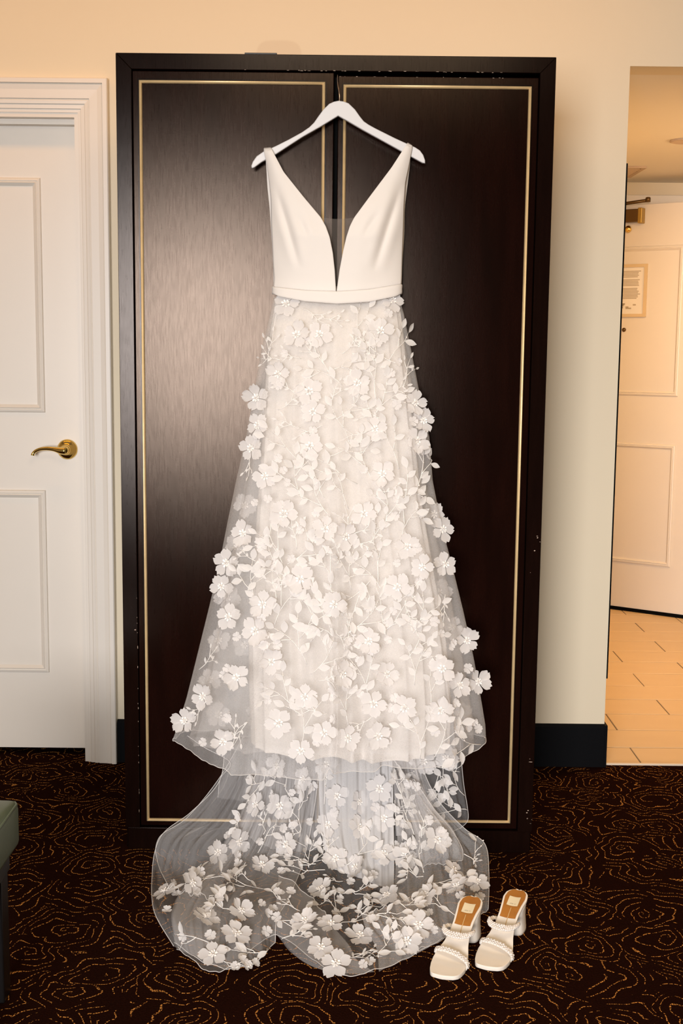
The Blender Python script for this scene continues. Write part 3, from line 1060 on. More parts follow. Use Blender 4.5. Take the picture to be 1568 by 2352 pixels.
# waistband: a closed ring
ncol = 96
ring = []
tops, bots = [], []
for j in range(ncol):
    th = 2 * math.pi * j / ncol
    sx, cy = math.sin(th), math.cos(th)          # cy = 1 in front
    Y = -0.0625 - 0.050 * (abs(cy) ** 0.7) * (1 if cy > 0 else -1)
    if cy >= 0:
        px = 774 + 148.5 * sx
        pt = np.interp(sx, [-1, -.5, 0, .5, 1], [659, 667, 669.5, 665, 653])
        pb = np.interp(sx, [-1, -.9, -.5, 0, .5, .9, 1], [674, 681, 692, 697.5, 693, 681, 674])
        a, b = atY(px, pt, Y), atY(px, pb, Y)
    else:
        a, b = atY(774 + 148.5 * sx, 658, Y), atY(774 + 148.5 * sx, 676, Y)
    tops.append(a); bots.append(b)
for k, (t, inset) in enumerate(((-0.02, 0.004), (0.0, 0.0), (0.06, -0.0012), (0.25, -0.0015), (0.5, -0.001), (0.75, -0.0015), (0.94, -0.0012), (1.0, 0.0), (1.02, 0.004))):
    row = []
    for j in range(ncol):
        th = 2 * math.pi * j / ncol
        p = tops[j].lerp(bots[j], t) + Vector((-math.sin(th), math.cos(th), 0)) * inset
        row.append(tuple(p))
    ring.append(row)
add('waistband', grid_mesh('waistband', np.array(ring), 'crepe', True), dress, None, True)


def skirt_tube(sil, bfun, fold, nth, nt_, hemfun, top_z_extra=0.0):
    """sil: list of (py, pxL, pxR); returns P (rows, nth, 3)"""
    zs, xl, xr, yc, bb = [], [], [], [], []
    for py, l, r in sil:
        b = bfun(py)
        Yc = -(b + 0.014)
        A, B = atY(l, py, Yc), atY(r, py, Yc)
        zs.append((A.z + B.z) / 2); xl.append(A.x); xr.append(B.x); yc.append(Yc); bb.append(b)
    zs = np.array(zs)[::-1]
    xl, xr, yc, bb = [np.array(q)[::-1] for q in (xl, xr, yc, bb)]
    th = np.linspace(-math.pi, math.pi, nth, endpoint=False)
    P = np.zeros((nt_, nth, 3))
    ztop, zbot = zs[-1], zs[0]
    for i in range(nt_):
        t = i / (nt_ - 1)
        z = ztop + (zbot - ztop) * t + hemfun(th, t)
        L_, R_ = np.interp(z, zs, xl), np.interp(z, zs, xr)
        Y_, B_ = np.interp(z, zs, yc), np.interp(z, zs, bb)
        xc, a = (L_ + R_) / 2, (R_ - L_) / 2
        d, tang = fold(th, t)
        front = np.cos(th)
        dd = d * np.where(front > 0, 1.0, 0.35)
        sx = np.sin(th + tang)
        cy = np.cos(th + tang)
        # silhouettes keep their width: folds push mostly along Y in front
        x = xc + (a + dd * 0.35) * sx
        y = Y_ - (B_ + dd) * np.sign(cy) * np.abs(cy) ** 0.8
        P[i, :, 0], P[i, :, 1], P[i, :, 2] = x, np.minimum(y, -0.003), z
    return P


over_sil = [(684, 630, 917), (720, 622, 927), (760, 613, 935), (800, 603, 943), (900, 586, 962), (1000, 569, 984), (1100, 547, 991), (1200, 527, 1010),
            (1300, 508, 1036), (1400, 485, 1060), (1500, 461, 1082), (1600, 437, 1100), (1660, 420, 1110), (1700, 406, 1112), (1742, 404, 1106)]
line_sil = [(684, 633, 914), (760, 620, 924), (850, 611, 932), (981, 604, 946), (1158, 591, 966), (1300, 582, 990), (1470, 570, 1020), (1600, 572, 1030), (1712, 576, 1028)]


def b_over(py):
    return float(np.interp(py, [684, 700, 720, 800, 1200, 1742], [0.036, 0.042, 0.051, 0.068, 0.105, 0.145]))


def b_line(py):
    return float(np.interp(py, [684, 700, 800, 1200, 1700], [0.030, 0.036, 0.054, 0.078, 0.095]))


def fold_over(th, t):
    A = 0.0035 + 0.027 * t ** 1.2
    w1 = np.sin(8.0 * th + 0.9 + 0.5 * np.sin(3 * t))
    w2 = np.sin(13.0 * th + 2.1 - 0.6 * t)
    w3 = np.sin(23.0 * th + 0.4 + 0.8 * t)
    d = A * (0.62 * w1 + 0.32 * w2 + 0.14 * w3)
    tang = 0.085 * t ** 1.1 * np.cos(8.0 * th + 0.9 + 0.5 * np.sin(3 * t)) + 0.03 * t * np.cos(13.0 * th + 2.1)
    st = lambda c, w_: 1 / (1 + np.exp(-np.clip((th - c) / w_, -40, 40)))
    d = d + 0.030 * t ** 1.5 * (1 - st(-0.13, 0.012)) * st(-1.1, 0.2) - 0.022 * t ** 1.5 * st(0.37, 0.012) * (1 - st(0.47, 0.03))
    return d, tang


def fold_line(th, t):
    A = 0.006 + 0.018 * t
    q = np.sin(10.0 * th + 0.3 + 0.4 * np.sin(2 * th))
    d = A * (0.7 * (1 - 2 * np.abs(q) ** 0.7) + 0.3 * np.sin(17 * th + 1.0 + 0.5 * t))
    return d, 0.05 * t * np.cos(10.0 * th + 0.3)


def hem_over(th, t):
    # the front hem dips in panels and lifts where a panel folds under
    sx = np.sin(th)
    py = np.interp(sx, [-1, -.93, -.85, -.5, -.22, -.14, -.115, .18, .33, .37, .42, .6, .85, .95, 1],
                   [1690, 1702, 1712, 1734, 1744, 1745, 1722, 1727, 1734, 1722, 1727, 1728, 1719, 1708, 1690])
    h = np.where(np.cos(th) > 0, -(py - 1742) * 0.00107, np.interp(np.abs(sx), [0, .6, 1], [.012, .02, .0556]))
    h = h + 0.0012 * np.sin(23 * th + 2 * np.sin(5 * th)) + 0.0008 * np.sin(61 * th + 1)
    return h * max(0, (t - 0.80) / 0.20) ** 1.6


PO = skirt_tube(over_sil, b_over, fold_over, 520, 150, hem_over)
PL = skirt_tube(line_sil, b_line, fold_line, 300, 90, lambda th, t: (0.006 * np.sin(4 * th + 1) - 0.020 * np.exp(-(th - 0.25) ** 2 / 0.25)) * t ** 6)
lin = add('skirt_lining', grid_mesh('skirt_lining', PL, 'lining', True), dress, None, True)
ov = add('tulle_overskirt', grid_mesh('tulle_overskirt', PO, 'tulle', True), dress, None, True)
tube('overskirt_hem', [tuple(p) for p in PO[-1]] + [tuple(PO[-1][0])], 0.0009, 'hem', ov, 5)
# a second, plainer tulle layer under the flowered one
def fold_mid(th, t):
    A = 0.003 + 0.016 * t
    return A * (0.6 * np.sin(11.0 * th + 2.0) + 0.4 * np.sin(19 * th + 0.3)), 0.06 * t * np.cos(11 * th + 2.0)


mid_sil = [(p, l + 0.30 * (774 - l) * 0.25, r - 0.30 * (r - 774) * 0.22) for p, l, r in over_sil[:-1]]
PM = skirt_tube(mid_sil, lambda py: b_over(py) * 0.86, fold_mid, 360, 90, lambda th, t: 0.0 * th)
um = add('tulle_underskirt', grid_mesh('tulle_underskirt', PM, 'tulle', True), dress, None, True)

# ------------------------------------------------------------------ train
def normals_of(P):
    du = np.gradient(P, axis=1)
    dv_ = np.gradient(P, axis=0)
    n = np.cross(du, dv_)
    ln = np.linalg.norm(n, axis=2, keepdims=True)
    return n / np.maximum(ln, 1e-9)


def net_point(q):
    if len(q) == 3:
        return tuple(atY(*q))
    return tuple(atZ(q[0], q[1], q[3]))          # (px, py, None, z)


def sheet(name, net, nu, nv, folds=(), warp=0.6, floor=0.006, hem=None, mat='tulle_train', seed=0):
    """net rows run down the cloth, columns across it"""
    rg = np.random.default_rng(seed)
    A = np.array([[net_point(q) for q in row] for row in net])
    g = resample(A, nv)
    g = np.stack([resample(g[i], nu) for i in range(nv)])
    n = normals_of(g)
    u = np.linspace(0, 1, nu)[None, :]
    v = np.linspace(0, 1, nv)[:, None]
    disp = np.zeros((nv, nu))
    for amp, freq, a0, a1 in folds:
        ph = rg.uniform(0, 6.28)
        env = a0 + (a1 - a0) * v
        arg = 2 * math.pi * freq * u + ph + warp * np.sin(2.3 * v * math.pi + rg.uniform(0, 6.28)) + 1.2 * np.sin(2 * math.pi * u + ph)
        disp += amp * env * (np.sin(arg) + 0.35 * np.sin(2 * arg + 0.7))
    g = g + n * disp[..., None]
    g[..., 2] = np.maximum(g[..., 2], floor)
    g[..., 1] = np.where(g[..., 2] < WH, np.minimum(g[..., 1], -0.004), g[..., 1])
    o = add(name, grid_mesh(name, g, mat), dress, None, True)
    for e in (hem or ()):
        pts = {'bottom': g[-1], 'left': g[:, 0], 'right': g[:, -1], 'top': g[0]}[e]
        tube('train_hem', [tuple(p) for p in pts], 0.0009, 'hem', o, 5)
    return o, g


F = None
sheets = []
# main train: from inside the skirt down and forward over the carpet
net = [
    [(585, 1560, -.06), (650, 1570, -.07), (720, 1575, -.08), (790, 1575, -.08), (860, 1570, -.07), (925, 1560, -.06)],
    [(570, 1700, -.08), (640, 1705, -.09), (715, 1710, -.10), (790, 1712, -.10), (865, 1708, -.09), (935, 1700, -.08)],
    [(555, 1820, -.11), (628, 1830, -.13), (705, 1840, -.14), (790, 1842, -.14), (870, 1835, -.13), (945, 1825, -.11)],
    [(520, 1920, -.16), (600, 1935, -.18), (690, 1950, -.20), (790, 1952, -.20), (885, 1945, -.19), (975, 1930, -.16)],
    [(455, 2010, F, .05), (555, 2030, F, .05), (670, 2045, F, .045), (790, 2050, F, .04), (905, 2040, F, .045), (1020, 2010, F, .05)],
    [(400, 2090, F, .03), (520, 2120, F, .02), (645, 2085, F, .045), (780, 2140, F, .018), (920, 2115, F, .02), (1070, 2060, F, .03)],
    [(405, 2178, F, .012), (505, 2232, F, .01), (634, 2150, F, .012), (780, 2238, F, .01), (945, 2195, F, .01), (1112, 2092, F, .012)],
]
sh, g_main = sheet('train_panel', net, 220, 170, [(0.010, 7, 0.9, 0.25), (0.006, 13, 1.0, 0.2), (0.003, 24, 0.8, 0.2)], hem=('bottom',), seed=11)
sheets.append(g_main)
# dense centre fall, its right side a crisp fold
net = [
    [(735, 1640, -.12), (790, 1640, -.125), (850, 1640, -.125), (897, 1640, -.12)],
    [(732, 1760, -.135), (790, 1765, -.145), (852, 1765, -.145), (900, 1760, -.135)],
    [(735, 1870, -.17), (790, 1880, -.18), (852, 1880, -.18), (902, 1870, -.165)],
    [(745, 1950, -.22), (800, 1962, -.23), (855, 1968, -.23), (904, 1960, -.205)],
    [(768, 1998, -.26), (812, 2012, -.27), (858, 2030, -.27), (903, 2046, -.26)],
]
sh, g = sheet('train_panel', net, 90, 120, [(0.006, 4, 1, .3), (0.003, 9, 1, .3)], seed=5, hem=('right',), mat='tulle_dense')
sheets.append(g)
# left fall: folds that sweep out to the left lobe
net = [
    [(600, 1640, -.10), (650, 1645, -.11), (700, 1650, -.12), (735, 1650, -.125)],
    [(590, 1760, -.125), (640, 1765, -.135), (690, 1770, -.14), (732, 1770, -.14)],
    [(555, 1860, -.16), (610, 1880, -.17), (665, 1890, -.18), (715, 1895, -.175)],
    [(500, 1960, -.21), (560, 1985, -.23), (625, 2000, -.24), (690, 2000, -.23)],
    [(430, 2030, F, .07), (500, 2060, F, .065), (580, 2075, F, .06), (660, 2070, F, .055)],
    [(395, 2090, F, .05), (470, 2130, F, .045), (555, 2140, F, .045), (636, 2110, F, .05)],
    [(400, 2165, F, .015), (480, 2215, F, .012), (570, 2220, F, .012), (632, 2165, F, .015)],
]
sh, g = sheet('train_panel', net, 130, 140, [(0.011, 5, 1, .3), (0.005, 11, 1, .25)], seed=21, hem=('bottom', 'right'), mat='tulle_left')
sheets.append(g)
# sheer loop puffing out at the left, plain tulle, front and back of the fold
net = [
    [(520, 1705, -.06), (545, 1712, -.075), (580, 1720, -.085), (620, 1725, -.09)],
    [(505, 1795, -.085), (535, 1800, -.11), (570, 1805, -.12), (610, 1810, -.12)],
    [(440, 1868, -.11), (485, 1878, -.15), (535, 1885, -.16), (580, 1895, -.16)],
    [(372, 1922, -.15), (425, 1945, -.20), (480, 1955, -.21), (535, 1965, -.20)],
    [(350, 2005, -.22), (400, 2030, -.27), (455, 2040, -.28), (510, 2040, -.26)],
    [(354, 2085, F, .045), (405, 2110, F, .07), (455, 2115, F, .065), (505, 2110, F, .05)],
    [(400, 2174, F, .012), (430, 2190, F, .014), (462, 2200, F, .014), (500, 2212, F, .012)],
]
sh, g_loop = sheet('train_panel', net, 90, 140, [(0.006, 3, 1, .5), (0.004, 7, 1, .4)], seed=31, hem=('left',), mat='tulle_loop')
net = [
    [(560, 1690, -.05), (600, 1700, -.06), (640, 1705, -.07)],
    [(502, 1790, -.06), (545, 1800, -.08), (590, 1810, -.09)],
    [(430, 1878, -.07), (490, 1890, -.09), (550, 1900, -.10)],
    [(368, 1926, -.09), (430, 1930, -.13), (510, 1935, -.14)],
    [(362, 1980, -.12), (420, 1990, -.16), (480, 2000, -.17)],
    [(385, 2035, F, .06), (430, 2050, F, .06), (490, 2060, F, .06)],
]
sheet('train_panel', net, 60, 100, [(0.006, 3, 1, 1), (0.004, 6, .6, 1)], seed=33, hem=('left', 'bottom'), mat='tulle_loop')
# pointed fold peeping out under the left hem
net = [
    [(430, 1690, -.06), (500, 1695, -.07), (590, 1700, -.08)],
    [(470, 1718, -.06), (530, 1722, -.07), (600, 1730, -.08)],
    [(528, 1752, -.06), (560, 1756, -.07), (605, 1760, -.075)],
    [(506, 1788, -.06), (548, 1792, -.07), (600, 1795, -.075)],
    [(500, 1832, -.06), (545, 1838, -.07), (595, 1840, -.075)],
]
sheet('train_panel', net, 40, 60, [(0.003, 3, 1, 1)], seed=35, hem=('left',))
# gathered inner layers beside the centre fall
net = [
    [(575, 1620, -.07), (625, 1625, -.08), (680, 1630, -.09), (738, 1630, -.09)],
    [(580, 1740, -.09), (630, 1745, -.105), (685, 1750, -.115), (738, 1750, -.115)],
    [(572, 1830, -.11), (625, 1850, -.125), (680, 1860, -.135), (738, 1860, -.135)],
    [(545, 1905, -.13), (600, 1940, -.15), (665, 1955, -.16), (738, 1950, -.16)],
]
sheet('train_panel', net, 110, 70, [(0.009, 6, 1, 1), (0.004, 13, 1, 1)], seed=71, mat='tulle_gather')
net = [
    [(895, 1620, -.09), (930, 1620, -.095), (965, 1620, -.09)],
    [(900, 1740, -.11), (930, 1742, -.12), (962, 1740, -.11)],
    [(905, 1840, -.13), (945, 1842, -.145), (985, 1835, -.13)],
    [(908, 1920, -.16), (965, 1915, -.18), (1030, 1905, -.15)],
]
sheet('train_panel', net, 60, 60, [(0.007, 4, 1, 1), (0.003, 9, 1, 1)], seed=73, mat='tulle_gather')
# rounded lobe hanging at the right
net = [
    [(925, 1640, -.09), (965, 1640, -.10), (1010, 1640, -.10), (1050, 1640, -.09)],
    [(935, 1735, -.09), (975, 1740, -.105), (1020, 1740, -.105), (1058, 1735, -.09)],
    [(955, 1800, -.09), (995, 1808, -.11), (1035, 1808, -.11), (1065, 1800, -.09)],
    [(980, 1850, -.09), (1010, 1862, -.11), (1045, 1862, -.11), (1073, 1855, -.09)],
    [(1004, 1885, -.09), (1024, 1895, -.105), (1052, 1893, -.105), (1073, 1884, -.09)],
    [(1026, 1905, -.09), (1035, 1909, -.095), (1045, 1908, -.095), (1058, 1901, -.09)],
]
sh, g_lobe = sheet('train_panel', net, 60, 90, [(0.004, 2, 1, .3), (0.002, 5, 1, .3)], seed=41, hem=('right', 'bottom', 'left'))
sheets.append(g_lobe)
# right side: folds falling forward and out over the carpet
net = [
    [(890, 1640, -.11), (915, 1640, -.115), (940, 1640, -.115), (960, 1640, -.11)],
    [(902, 1750, -.13), (925, 1755, -.14), (945, 1755, -.14), (962, 1745, -.125)],
    [(908, 1850, -.16), (940, 1850, -.17), (970, 1845, -.17), (1000, 1835, -.15)],
    [(915, 1930, -.20), (960, 1925, -.22), (1010, 1915, -.21), (1062, 1905, -.17)],
    [(910, 2000, -.26), (970, 1990, -.28), (1040, 1975, -.26), (1112, 1942, -.20)],
    [(905, 2060, F, .05), (975, 2060, F, .06), (1050, 2045, F, .065), (1122, 2005, F, .07)],
    [(915, 2120, F, .03), (985, 2120, F, .035), (1060, 2100, F, .04), (1121, 2080, F, .03)],
    [(935, 2190, F, .012), (1000, 2165, F, .012), (1060, 2130, F, .012), (1116, 2090, F, .012)],
]
sh, g = sheet('train_panel', net, 120, 150, [(0.010, 4, 1, .35), (0.005, 9, 1, .3)], seed=51, hem=('right', 'bottom'), mat='tulle_mid')
sheets.append(g)
# thick crossing fold on the right, a doubled bolster of tulle
net = [
    [(905, 1790, -.17), (930, 1790, -.175), (950, 1790, -.165)],
    [(930, 1850, -.19), (965, 1850, -.205), (992, 1850, -.18)],
    [(950, 1910, -.22), (1000, 1900, -.24), (1040, 1905, -.20)],
    [(955, 1970, -.25), (1010, 1965, -.275), (1060, 1945, -.23)],
    [(950, 1990, -.24), (1000, 1985, -.255), (1062, 1975, -.235)],
]
sh, g_bol = sheet('train_panel', net, 50, 70, [(0.004, 3, 1, 1), (0.002, 7, 1, 1)], seed=53, hem=('right', 'bottom'), mat='tulle_mid')
# front fold that turns up from the hem
net = [
    [(640, 2010, F, .075), (690, 2040, F, .06), (735, 2085, F, .05), (760, 2120, F, .045)],
    [(634, 2070, F, .065), (685, 2105, F, .055), (740, 2145, F, .045), (800, 2170, F, .04)],
    [(634, 2140, F, .03), (680, 2175, F, .03), (745, 2205, F, .025), (820, 2205, F, .025)],
    [(637, 2150, F, .014), (690, 2205, F, .014), (770, 2236, F, .012), (860, 2232, F, .012)],
]
sh, g_fold = sheet('train_panel', net, 70, 60, [(0.004, 3, 1, .4)], seed=61, hem=('top',), mat='tulle_left')
net = [
    [(830, 2100, F, .07), (880, 2085, F, .07), (940, 2060, F, .07)],
    [(840, 2135, F, .055), (900, 2120, F, .06), (970, 2090, F, .065)],
    [(865, 2180, F, .03), (930, 2160, F, .035), (1010, 2130, F, .04)],
    [(870, 2232, F, .012), (950, 2194, F, .012), (1040, 2145, F, .012)],
]
sh, g_f2 = sheet('train_panel', net, 60, 50, [(0.004, 4, 1, .4)], seed=63, hem=('top',), mat='tulle_mid')

# ------------------------------------------------------------------ applique: flowers, leaves, stems, pearls
def bvh_of(P, closed=False):
    R, C = P.shape[:2]
    idx = np.arange(R * C).reshape(R, C)
    if closed:
        a = idx[:-1, :]; b = np.roll(idx, -1, 1)[:-1, :]; c = np.roll(idx, -1, 1)[1:, :]; d = idx[1:, :]
    else:
        a = idx[:-1, :-1]; b = idx[:-1, 1:]; c = idx[1:, 1:]; d = idx[1:, :-1]
    return BVHTree.FromPolygons([tuple(p) for p in P.reshape(-1, 3)], np.stack([a, b, c, d], -1).reshape(-1, 4).tolist())


BV_OVER = bvh_of(PO, True)
BV_TR = [bvh_of(g) for g in sheets] + [bvh_of(g_) for g_ in (g_loop, g_fold, g_bol, g_f2)]


def hit(px, py, trees, back=False):
    d = ray(px, py).normalized()
    best = None
    for t in trees:
        p, n, i, dist = t.ray_cast(CAM, d)
        if p is not None and back:
            p2, n2, i2, d2_ = t.ray_cast(p + d * 0.02, d)
            if p2 is not None:
                p, n, dist = p2, n2, dist + d2_
        if p is not None and (best is None or dist < best[2]):
            if n.dot(d) > 0:
                n = -n
            best = (p, n, dist, t)
    return best


def petal_mesh(name, R, npet, lift, notch, wide, mat, seed):
    rr = random.Random(seed)
    verts, faces = [], []
    sv_ = (-1, -0.72, -0.45, -0.22, 0, 0.22, 0.45, 0.72, 1)
    tips = [(0.78, 0.90, 0.96, 1.05, 0.92, 0.99, 1.02, 0.92, 0.78), (0.80, 0.93, 0.99, 1.01, 0.88, 1.06, 0.97, 0.90, 0.76),
            (0.76, 0.95, 0.90, 0.98, 1.08, 0.97, 0.91, 0.96, 0.78)] if notch else [(0.82, 0.95, 1.0, 0.97, 0.92, 0.97, 1.0, 0.95, 0.82)]
    tv = (0.05, 0.22, 0.42, 0.62, 0.80, 0.91, 1.0)
    wv_ = (0.05, 0.14, 0.28, 0.385, 0.415, 0.40, 0.37)
    ncs = len(sv_)
    for k in range(npet):
        a = 2 * math.pi * k / npet + rr.uniform(-.10, .10)
        sc = R * rr.uniform(.92, 1.08)
        lf = lift * rr.uniform(.3, 1.6)
        tw = rr.uniform(-.16, .16)
        curl = rr.uniform(-.10, .10)
        tip = rr.choice(tips)
        b0 = len(verts)
        for t, w_ in zip(tv, wv_):
            for s, tp in zip(sv_, tip):
                r = t * (1 + (tp - 1) * t * t)
                x, y = r * sc, s * w_ * wide * sc
                z = lf * sc * t * t + s * s * 0.16 * w_ * sc * (1 - t * 0.5) + tw * s * w_ * sc * t + curl * sc * max(0, t - .6)
                if t < 0.1:
                    z = 0
                verts.append((x * math.cos(a) - y * math.sin(a), x * math.sin(a) + y * math.cos(a), z + 0.0002 * k))
        for i in range(len(tv) - 1):
            for j in range(ncs - 1):
                q = b0 + i * ncs + j
                faces.append((q, q + 1, q + ncs + 1, q + ncs))
    me = mesh_from(name, verts, faces, mat)
    me.polygons.foreach_set('use_smooth', [True] * len(me.polygons))
    return me


flower_meshes = [petal_mesh('flower', 0.0335, 5, l, True, 1.0, 'petal', 100 + i) for i, l in enumerate((0.10, 0.20, 0.06, 0.15, 0.28))]
small_meshes = [petal_mesh('small_flower', 0.0118, 5, l, False, 1.05, 'petal', 200 + i) for i, l in enumerate((0.15, 0.3, 0.2))]


def centre_mesh(seed):
    rr = random.Random(seed)
    j = Joined()
    for k in range(3):
        a = 2.094 * k + rr.uniform(-.3, .3)
        j.put(sphere_data((0.0034 * math.cos(a), 0.0034 * math.sin(a), 0.0035), 0.0024, 8, 6))
    return j


cm = []
for s_ in (1, 2):
    j = centre_mesh(s_)
    me = mesh_from('pearl_cluster', j.v, j.f, 'pearl')
    me.polygons.foreach_set('use_smooth', [True] * len(me.polygons))
    cm.append(me)
stamen = petal_mesh('stamen', 0.011, 7, 0.25, False, 0.55, 'thread', 77)


def leaf_mesh(seed, Lh, W_):
    rr = random.Random(seed)
    verts, faces = [], []
    prof = [(0, .02), (.12, .42), (.3, .85), (.48, 1.0), (.66, .86), (.82, .52), (.93, .2), (1, .0)]
    bend = rr.uniform(-.05, .2)
    for t, w_ in prof:
        for s in (-1, -.5, 0, .5, 1):
            verts.append((t * Lh, s * w_ * W_, bend * Lh * t * t + 0.25 * abs(s) * w_ * W_))
    for i in range(len(prof) - 1):
        for j in range(4):
            q = i * 5 + j
            faces.append((q, q + 1, q + 6, q + 5))
    me = mesh_from('leaf', verts, faces, 'leafm')
    me.polygons.foreach_set('use_smooth', [True] * len(me.polygons))
    return me


leaf_meshes = [leaf_mesh(s, .0320, .0088) for s in range(3)] + [leaf_mesh(9 + s, .015, .0030) for s in range(2)]


def frame(p, n, ang, tilt=0.0):
    """matrix whose z is the normal n and whose x points along ang in the picture (0 = right, 90 = up)"""
    n = n.normalized()
    right, upv = Vector((1, 0, 0)), Vector((0, 0.25, 1)).normalized()
    x = right * math.cos(ang) + upv * math.sin(ang)
    x = x - n * x.dot(n)
    x = x.normalized() if x.length > 1e-5 else n.orthogonal().normalized()
    y = n.cross(x)
    m = Matrix((x, y, n)).transposed().to_4x4()
    m.translation = p
    return m @ Matrix.Rotation(-tilt, 4, 'Y') if tilt else m


TOCAM = lambda p: (CAM - p).normalized()
leaf_list, counts = [], {'flower': 0, 'small': 0, 'stem': 0}
loose_pearls = Joined()
placed_px = []


def put_flower(px, py, trees, face=0.35, scale=1.0, back=False):
    h = hit(px, py, trees, back)
    if h is None:
        return False
    p, n = h[0], h[1]
    if back:
        n = -n if n.dot(TOCAM(p)) < 0 else n
    n2 = (n * (1 - face) + TOCAM(p) * face).normalized()
    m = frame(p + n2 * 0.004, n2, random.uniform(0, 6.28)) @ Matrix.Scale(scale * random.uniform(.92, 1.08), 4)
    fl_ = add('flower', random.choice(flower_meshes), dress, m)
    for me, nm, dz in ((stamen, 'stamen', 0.0015), (random.choice(cm), 'pearl_cluster', 0.0015)):
        c = bpy.data.objects.new(nm, me)
        col.objects.link(c)
        c.parent = fl_
        c.location = (0, 0, dz)
        c.rotation_euler = (0, 0, random.uniform(0, 6))
    placed_px.append((px, py, 30))
    counts['flower'] += 1
    return True


def snap(P, tree):
    q, n, i, d = tree.find_nearest(P)
    if q is None:
        return P, Vector((0, -1, 0))
    if n.dot(TOCAM(q)) < 0:
        n = -n
    return q, n


def over_cloth(q, a, size, trees):
    tip = q + Vector((math.cos(a), 0.2 * math.sin(a), math.sin(a))) * 0.03 * size
    d = (tip - CAM).normalized()
    return any(t.ray_cast(CAM, d)[0] is not None for t in trees)


def put_sprig(px, py, trees, ang, size=1.0, kind=0, mirror=1):
    """stem with side twigs; leaves in pairs and pearls at the forks, laid on the cloth"""
    h = hit(px, py, trees)
    if h is None:
        return False
    p0, n0, _, tree = h
    m0 = frame(p0, n0, ang)

    def on(a, b, lift=0.0022):
        q, n = snap(m0 @ Vector((a * size, b * mirror * size, 0)), tree)
        return q + n * lift, n
    on_train = len(trees) > 1
    J = Joined()
    if kind == 0:      # big leafy twig
        mains = [[(-.055, -.012), (-.03, -.002), (0, .004), (.03, .004), (.062, -.004)],
                 [(-.018, .001), (.004, .022), (.024, .040), (.040, .060)],
                 [(.012, .004), (.030, -.014), (.045, -.036)]]
        leaves = [(.062, -.004, -8), (.034, .006, 48), (.030, .002, -50), (.040, .060, 60), (.014, .031, 105), (.026, .042, 5), (.045, -.036, -62), (.030, -.014, -5), (-.030, -.002, 60)]
        pearls = [(.050, -.001), (.033, .051), (.012, .004), (.040, -.028)]
    elif kind == 1:    # long bare twig with a few leaves
        mains = [[(-.06, 0), (-.02, .006), (.02, .004), (.06, .012)], [(-.01, .006), (.02, .026), (.048, .034)]]
        leaves = [(.06, .012, 10), (.048, .034, 30), (.015, .022, 85), (.025, .005, -45)]
        pearls = [(.04, .008), (.034, .030), (-.01, .006), (.01, .019)]
    else:              # fine twig of satin buds
        mains = [[(-.035, 0), (-.01, .005), (.015, .003), (.04, .008)], [(-.005, .005), (.012, .018), (.022, .030)], [(.01, .003), (.026, -.01)]]
        leaves = []
        pearls = []
    for mn in mains:
        pts = [on(a, b)[0] for a, b in resample(mn, 7)]
        if on_train:
            pts = [q for q in pts if any(t.ray_cast(CAM, (q - CAM).normalized())[0] is not None for t in trees)]
            if len(pts) < 3:
                continue
        # keep the twig on one cloth: drop points that jump to another fold
        ok = [pts[0]]
        for q in pts[1:]:
            if (q - ok[-1]).length < 0.03 * size + 0.01:
                ok.append(q)
        if len(ok) > 2:
            J.put(tube_data(ok, list(np.linspace(.00105, .0006, len(ok))), 5))
    if not J.v:
        return False
    J.build('stem', 'thread', dress)
    counts['stem'] += 1
    if kind == 2:
        for (a, b, an) in ((.04, .008, 10), (.022, .03, 55), (.026, -.01, -30), (.012, .018, -5), (-.01, .005, -40), (.015, .003, 60)):
            q, n = on(a, b, .003)
            leaf_list.append((q, n, ang + mirror * math.radians(an), random.choice((3, 4)), size * random.uniform(.9, 1.2)))
    for (a, b, an) in leaves:
        q, n = on(a, b, .003)
        if on_train and not over_cloth(q, ang + mirror * math.radians(an), size, trees):
            continue
        leaf_list.append((q, n, ang + mirror * math.radians(an + random.uniform(-12, 12)), random.choice((0, 1, 2)), size * random.uniform(.82, 1.12)))
    for (a, b) in pearls:
        q, n = on(a, b, .003)
        loose_pearls.put(sphere_data(q, .0021, 7, 5))
    return True


def put_small(px, py, trees):
    h = hit(px, py, trees)
    if h is None:
        return False
    p, n = h[0], h[1]
    n2 = (n * .7 + TOCAM(p) * .3).normalized()
    add('small_flower', random.choice(small_meshes), dress, frame(p + n2 * .003, n2, random.uniform(0, 6.28)) @ Matrix.Scale(random.uniform(.85, 1.15), 4))
    counts['small'] += 1
    return True


skirt_flowers = [(658, 700), (899, 692), (622, 708), (682, 770), (734, 769), (872, 761), (710, 899), (719, 946), (950, 926), (970, 966), (594, 978), (578, 1030), (590, 914),
                 (713, 1024), (609, 1094), (878, 1088), (955, 1012), (745, 1214), (521, 1293), (933, 1255), (970, 1302), (1020, 1296), (1014, 1216), (790, 1232), (510, 1347),
                 (604, 1388), (527, 1417), (587, 1449), (622, 1519), (782, 1548), (512, 1704), (691, 1724), (770, 1388), (744, 1682), (543, 1555), (796, 1695), (845, 1472),
                 (913, 1348), (1016, 1535), (1053, 1574), (930, 1626), (1011, 1631), (856, 1616), (885, 1547), (1095, 1566), (866, 1690), (1070, 1471), (425, 1655), (468, 1600),
                 (650, 1180), (835, 1180), (690, 1330), (820, 880), (640, 860), (860, 985), (560, 1225), (700, 1600), (640, 1660)]
for q in skirt_flowers:
    put_flower(q[0], q[1], [BV_OVER], face=0.45 if (q[0] < 620 or q[0] > 930) else 0.25)
